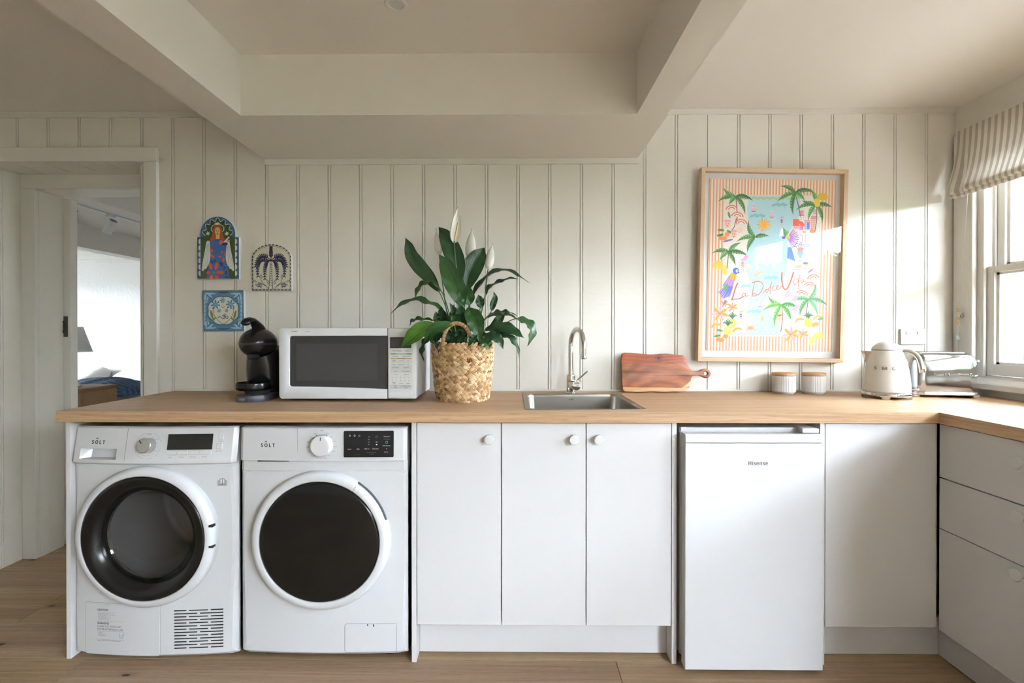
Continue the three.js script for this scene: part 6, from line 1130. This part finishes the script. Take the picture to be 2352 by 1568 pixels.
    // bathers, deck chairs, little things
    const person = (x, y, s, hat, suit) => { c.fillStyle = '#e8b391'; el(x, y - 24 * s, 8 * s, 9 * s); el(x, y, 11 * s, 20 * s); c.strokeStyle = '#e8b391'; c.lineWidth = 7 * s; P([[x - 5 * s, y + 16 * s], [x - 6 * s, y + 66 * s]], false); P([[x + 5 * s, y + 16 * s], [x + 7 * s, y + 64 * s]], false); c.lineWidth = 5 * s; P([[x - 9 * s, y - 8 * s], [x - 28 * s, y + 10 * s]], false); P([[x + 9 * s, y - 8 * s], [x + 24 * s, y + 4 * s]], false); c.fillStyle = suit; el(x, y - 4 * s, 12 * s, 7 * s); el(x, y + 16 * s, 12 * s, 8 * s); c.fillStyle = hat; el(x + 3 * s, y - 32 * s, 20 * s, 7 * s, -.2); };
    person(390, 782, 1, '#f0a0bc', '#e58aa0'); person(676, 1214, 1, '#a8603c', '#f0b9b4'); person(378, 1176, .8, '#e8b05a', '#5a62c8'); person(692, 452, .75, '#cfa0d4', '#3f55c0'); person(546, 1204, .7, '#c7a8dc', '#d8a04a');
    c.fillStyle = '#e8b391'; el(508, 862, 44, 9, -.5); el(824, 806, 30, 12, -.1); el(886, 790, 22, 9, .2); c.fillStyle = '#5a78d0'; el(880, 780, 22, 8); c.strokeStyle = '#c8a6d8'; c.lineWidth = 6; P([[772, 832], [908, 820]], false);
    c.fillStyle = '#f1a5c4'; for (const [x, y] of [[738, 1020], [796, 1052], [806, 1122], [410, 740]]) P([[x + 6, y - 26], [x + 32, y - 18], [x + 4, y + 22], [x - 30, y + 14]]);
    c.fillStyle = '#efd3bd'; for (const [x, y] of [[370, 528], [386, 1096], [783, 1222], [436, 808]]) el(x, y, 24, 22); c.fillStyle = '#e08646'; el(454, 1278, 24, 15); c.strokeStyle = '#e08646'; c.lineWidth = 4; for (const d of [-1, 1]) { c.beginPath(); c.arc(454 + d * 26, 1256, 10, 0, 5); c.stroke(); for (let i = 0; i < 3; i++) P([[454 + d * 16, 1284], [454 + d * (28 + i * 3), 1290 + i * 5]], false); }
    c.fillStyle = '#f0c9b2'; el(272, 480, 24, 28); el(320, 560, 24, 30); c.fillStyle = '#e7a6b8'; el(272, 456, 30, 10); el(322, 534, 26, 9); c.fillStyle = '#7c4a3a'; for (const [x, y] of [[264, 478], [280, 478], [312, 556], [328, 556]]) el(x, y, 3, 3); el(272, 494, 7, 3); el(320, 574, 6, 3);
    c.fillStyle = '#8b62b4'; el(276, 606, 40, 7, -.25); el(254, 1080, 24, 6, -1); el(920, 838, 26, 6, -.7);
    // glass of ice cream and lettering
    c.fillStyle = '#8fb8ea'; el(838, 702, 26, 18); P([[816, 706], [862, 706], [842, 744], [834, 744]]); el(838, 762, 16, 5); c.fillStyle = '#f08a8a'; for (const [x, y] of [[824, 672], [838, 664], [854, 670], [846, 682], [830, 684]]) el(x, y, 11, 9);
    c.strokeStyle = '#46508c'; c.lineWidth = 3.5; c.beginPath(); c.moveTo(812, 622); c.quadraticCurveTo(790, 655, 786, 656); c.quadraticCurveTo(800, 650, 812, 656); c.moveTo(820, 626); c.lineTo(817, 634); c.moveTo(822, 656); c.quadraticCurveTo(836, 620, 846, 618); c.quadraticCurveTo(846, 640, 848, 654); c.moveTo(828, 642); c.lineTo(850, 638); c.stroke(); c.font = 'italic 30px serif'; c.fillStyle = '#46508c'; c.fillText('mour', 850, 652, 58);
    c.lineWidth = 2.5; c.beginPath(); c.moveTo(858, 566); c.quadraticCurveTo(850, 590, 858, 622); c.moveTo(878, 566); c.quadraticCurveTo(870, 600, 880, 622); c.moveTo(836, 560); c.lineTo(846, 568); c.moveTo(892, 562); c.lineTo(900, 568); c.stroke(); c.beginPath(); c.ellipse(870, 540, 8, 6, 0, 0, 7); c.stroke();
    const S = (pts, w1) => { c.lineWidth = w1; c.beginPath(); pts.forEach((b, i) => i ? c.bezierCurveTo(...b) : c.moveTo(...b)); c.stroke(); };
    c.strokeStyle = '#b5644c';
    S([[352, 934], [338, 950, 326, 1010, 308, 1060]], 11); S([[308, 1060], [330, 1050, 350, 1060, 366, 1052], [380, 1046, 390, 1040, 396, 1036]], 8); S([[412, 1012], [396, 1004, 380, 1030, 392, 1040], [404, 1044, 414, 1020, 416, 1010], [410, 1030, 416, 1044, 440, 1024]], 5);
    S([[484, 920], [476, 960, 468, 1000, 466, 1036]], 6); S([[466, 930], [520, 900, 560, 930, 548, 970], [536, 1010, 500, 1036, 476, 1032], [450, 1026, 470, 1008, 500, 1018]], 7); S([[548, 1006], [560, 1000, 570, 980, 584, 978], [596, 980, 590, 1006, 576, 1004], [566, 998, 574, 980, 590, 978], [604, 972, 614, 940, 616, 924], [606, 950, 602, 990, 608, 1018]], 5); S([[640, 958], [622, 952, 616, 988, 634, 990], [650, 990, 656, 968, 668, 962], [676, 956, 672, 946, 662, 952], [650, 962, 654, 986, 670, 982], [682, 976, 688, 966, 694, 956]], 5);
    S([[698, 852], [690, 920, 704, 980, 722, 982], [748, 984, 772, 900, 786, 850]], 11); S([[792, 906], [784, 940, 792, 956, 812, 936], [826, 920, 832, 890, 834, 872], [828, 910, 822, 950, 830, 980]], 5); S([[808, 906], [830, 898, 846, 896, 858, 894]], 4); S([[862, 908], [846, 902, 838, 926, 848, 930], [860, 932, 866, 912, 868, 906], [862, 922, 868, 930, 880, 918]], 4.5);
  });
  const pw = (1115 - 135) / 3.337 / ppm * 1.0 * (2.268 / 2.306), ph = 1320 / 3.337 / ppm * (2.268 / 2.306);
  const pc = onZ((1590 + (135 + 1115 + 110 + 1080) / 4 / 3.337), 370 + (130 + 148 + 1452 + 1465) / 4 / 3.337, .032);
  part(t, 'poster', new THREE.BoxGeometry(pw, ph, .0015), std({ map: tex, roughness: .7 })).position.set(pc.x - c0.x, pc.y - c0.y, -.0235);
}
// ---------------------------------------------------------------- what shows of the bedroom
{
  const t = thing('bed', 'bed with rumpled white bedding seen through the doorway', 'bed', [-4.6, 0.004, -3.15]);
  const bump = dataTex(256, 256, (u, v) => { const n = .6 * vnoise(u * 4, v * 5, 4, 5, 41) + .4 * vnoise(u * 11, v * 9, 11, 9, 42); return [n, n, n]; }, .9, .9, false);
  const cloth = std({ color: lin(.78, .77, .75), roughness: .95, bumpMap: bump, bumpScale: .03 }), linenC = std({ color: lin(.60, .56, .50), roughness: .95, bumpMap: bump, bumpScale: .03 });
  part(t, 'base', rbox(-1.15, 1.0, .04, .30, -.72, .92, .02), linenC);
  part(t, 'mattress', rbox(-1.15, 1.0, .30, .50, -.72, .92, .05, 4), cloth);
  const g = new THREE.PlaneGeometry(2.2, 1.75, 70, 60).rotateX(-PI / 2), p = g.attributes.position;
  for (let i = 0; i < p.count; i++) { const x = p.getX(i), z = p.getZ(i); const edge = smooth(.82, 1.1, Math.abs(x)) + smooth(.68, .86, z); p.setY(i, .555 + .05 * vnoise(x * 3 + 9, z * 4 + 9, 64, 64, 43) + .02 * vnoise(x * 9 + 9, z * 11 + 9, 64, 64, 44) - .24 * Math.min(1, edge)); }
  g.computeVertexNormals(); part(t, 'duvet', muv(g), linenC).position.set(-.08, 0, .10);
  const pil = (x, z, ry) => { const q = sph(1, 32, 20), pp = q.attributes.position; for (let i = 0; i < pp.count; i++) { const a = pp.getX(i), b = pp.getY(i), c = pp.getZ(i), s = (v) => Math.sign(v) * Math.pow(Math.abs(v), .55); pp.setXYZ(i, s(a) * .34, b * .10, s(c) * .22); } q.computeVertexNormals(); const m = part(t, 'pillow', q, cloth); m.position.set(x, .62, z); m.rotation.y = ry; m.rotation.x = .25; };
  pil(-.75, -.50, .05); pil(.1, -.52, -.05);
  const wv = dataTex(256, 256, (u, v) => { const n = .5 + .5 * Math.sin((v + .06 * vnoise(u * 4, v * 4, 4, 4, 46)) * 2 * PI * 9), k = .5 * n + .5 * vnoise(u * 30, v * 60, 30, 60, 45); return [.10 + .22 * k, .17 + .24 * k, .26 + .26 * k]; }, .35, .35);
  const th = thing('throw_blanket', 'folded blue throw blanket lying on the corner of the bed', 'blanket', [-3.92, .60, -2.36]);
  const q = sph(1, 48, 28), pp = q.attributes.position; for (let i = 0; i < pp.count; i++) { const x = pp.getX(i), y = pp.getY(i), z = pp.getZ(i); const f = 1 + .06 * Math.sin(x * 14 + z * 5); pp.setXYZ(i, x * .40, Math.max(-.15, y) * .135 * f, z * .30); } q.computeVertexNormals();
  part(th, 'folds', muv(q), std({ map: wv, roughness: .95 }));
}
{
  const t = thing('bedside_basket', 'tall woven bedside basket stool just inside the bedroom doorway', 'basket', [-3.43, 0, -1.52]);
  const weave = dataTex(128, 128, (u, v) => { const a = Math.sin(u * 2 * PI * 12) * Math.sin(v * 2 * PI * 16), k = .5 + .3 * a + .3 * (vnoise(u * 20, v * 20, 20, 20, 48) - .5); return [.34 + .22 * k, .26 + .18 * k, .18 + .12 * k]; }, .12, .12);
  part(t, 'body', muv(rbox(-.19, .19, .002, .725, -.17, .17, .02, 3)), std({ map: weave, roughness: .9 }));
  part(t, 'rim', muv(rbox(-.195, .195, .72, .745, -.175, .175, .012, 2)), std({ map: weave, roughness: .9, color: lin(.9, .85, .8) }));
  const l = thing('bedside_lamp', 'white cone-shaded bedside lamp on the woven basket stool, half hidden by the sliding door', 'lamp', [-3.46, .745, -1.50]);
  part(l, 'base', lathe([[0, 0], [.06, 0], [.065, .01], [.05, .02], [.02, .04], [.014, .12], [.012, .27], [0, .27]], 32), std({ color: lin(.7, .7, .68), roughness: .4 }));
  part(l, 'shade', lathe([[.135, .27], [.075, .47]], 48), phy({ color: lin(.80, .80, .80), roughness: 1, transmission: .55, thickness: 0, side: THREE.DoubleSide }));
}
{
  const tr = thing('light_track', 'white ceiling track in the bedroom carrying small spotlights', 'light track', [-3.33, 2.16, -.5]);
  part(tr, 'rail', rbox(-.012, .012, -.022, 0, -3.2, .05, .002), M.plastic);
  const mk = (z, label) => {
    const s = thing('track_spotlight', label, 'spotlight', [-3.33, 2.138, z]);
    part(s, 'adapter', rbox(-.014, .014, -.022, 0, -.04, .04, .003), M.plastic);
    part(s, 'stem', cyl(.006, .006, .05, 12).translate(0, -.045, 0), M.plastic);
    const h = sub(s, 'head'); h.position.set(0, -.085, 0); h.rotation.set(.15, 0, -.62);
    part(h, 'barrel', crease(lathe([[0, .045], [.030, .045], [.032, .042], [.032, -.072], [.030, -.074], [.027, -.074], [.026, -.05], [0, -.05]], 32), .5), M.plastic);
    part(h, 'rear_cap', lathe([[0, .0475], [.024, .0475], [.026, .0455]], 24), std({ color: lin(.2, .2, .2), roughness: .5 }));
    return s;
  };
  mk(-1.73, 'white cylindrical track spotlight hanging in the middle of the doorway view');
  mk(-1.36, 'white cylindrical track spotlight half hidden behind the sliding door edge');
  const o = thing('wall_socket', 'small wall socket low on the bedroom far wall above the bed', 'socket', [0, 0, 0]);
  const p = onZ(327, 864, -3.895); o.position.set(p.x, p.y, -3.90);
  part(o, 'plate', rbox(-.057, .057, -.036, .036, 0, .012, .003), M.plastic); part(o, 'plug', rbox(-.045, -.01, -.025, .025, .012, .03, .004), M.dark);
}
renderer.render(scene, camera);
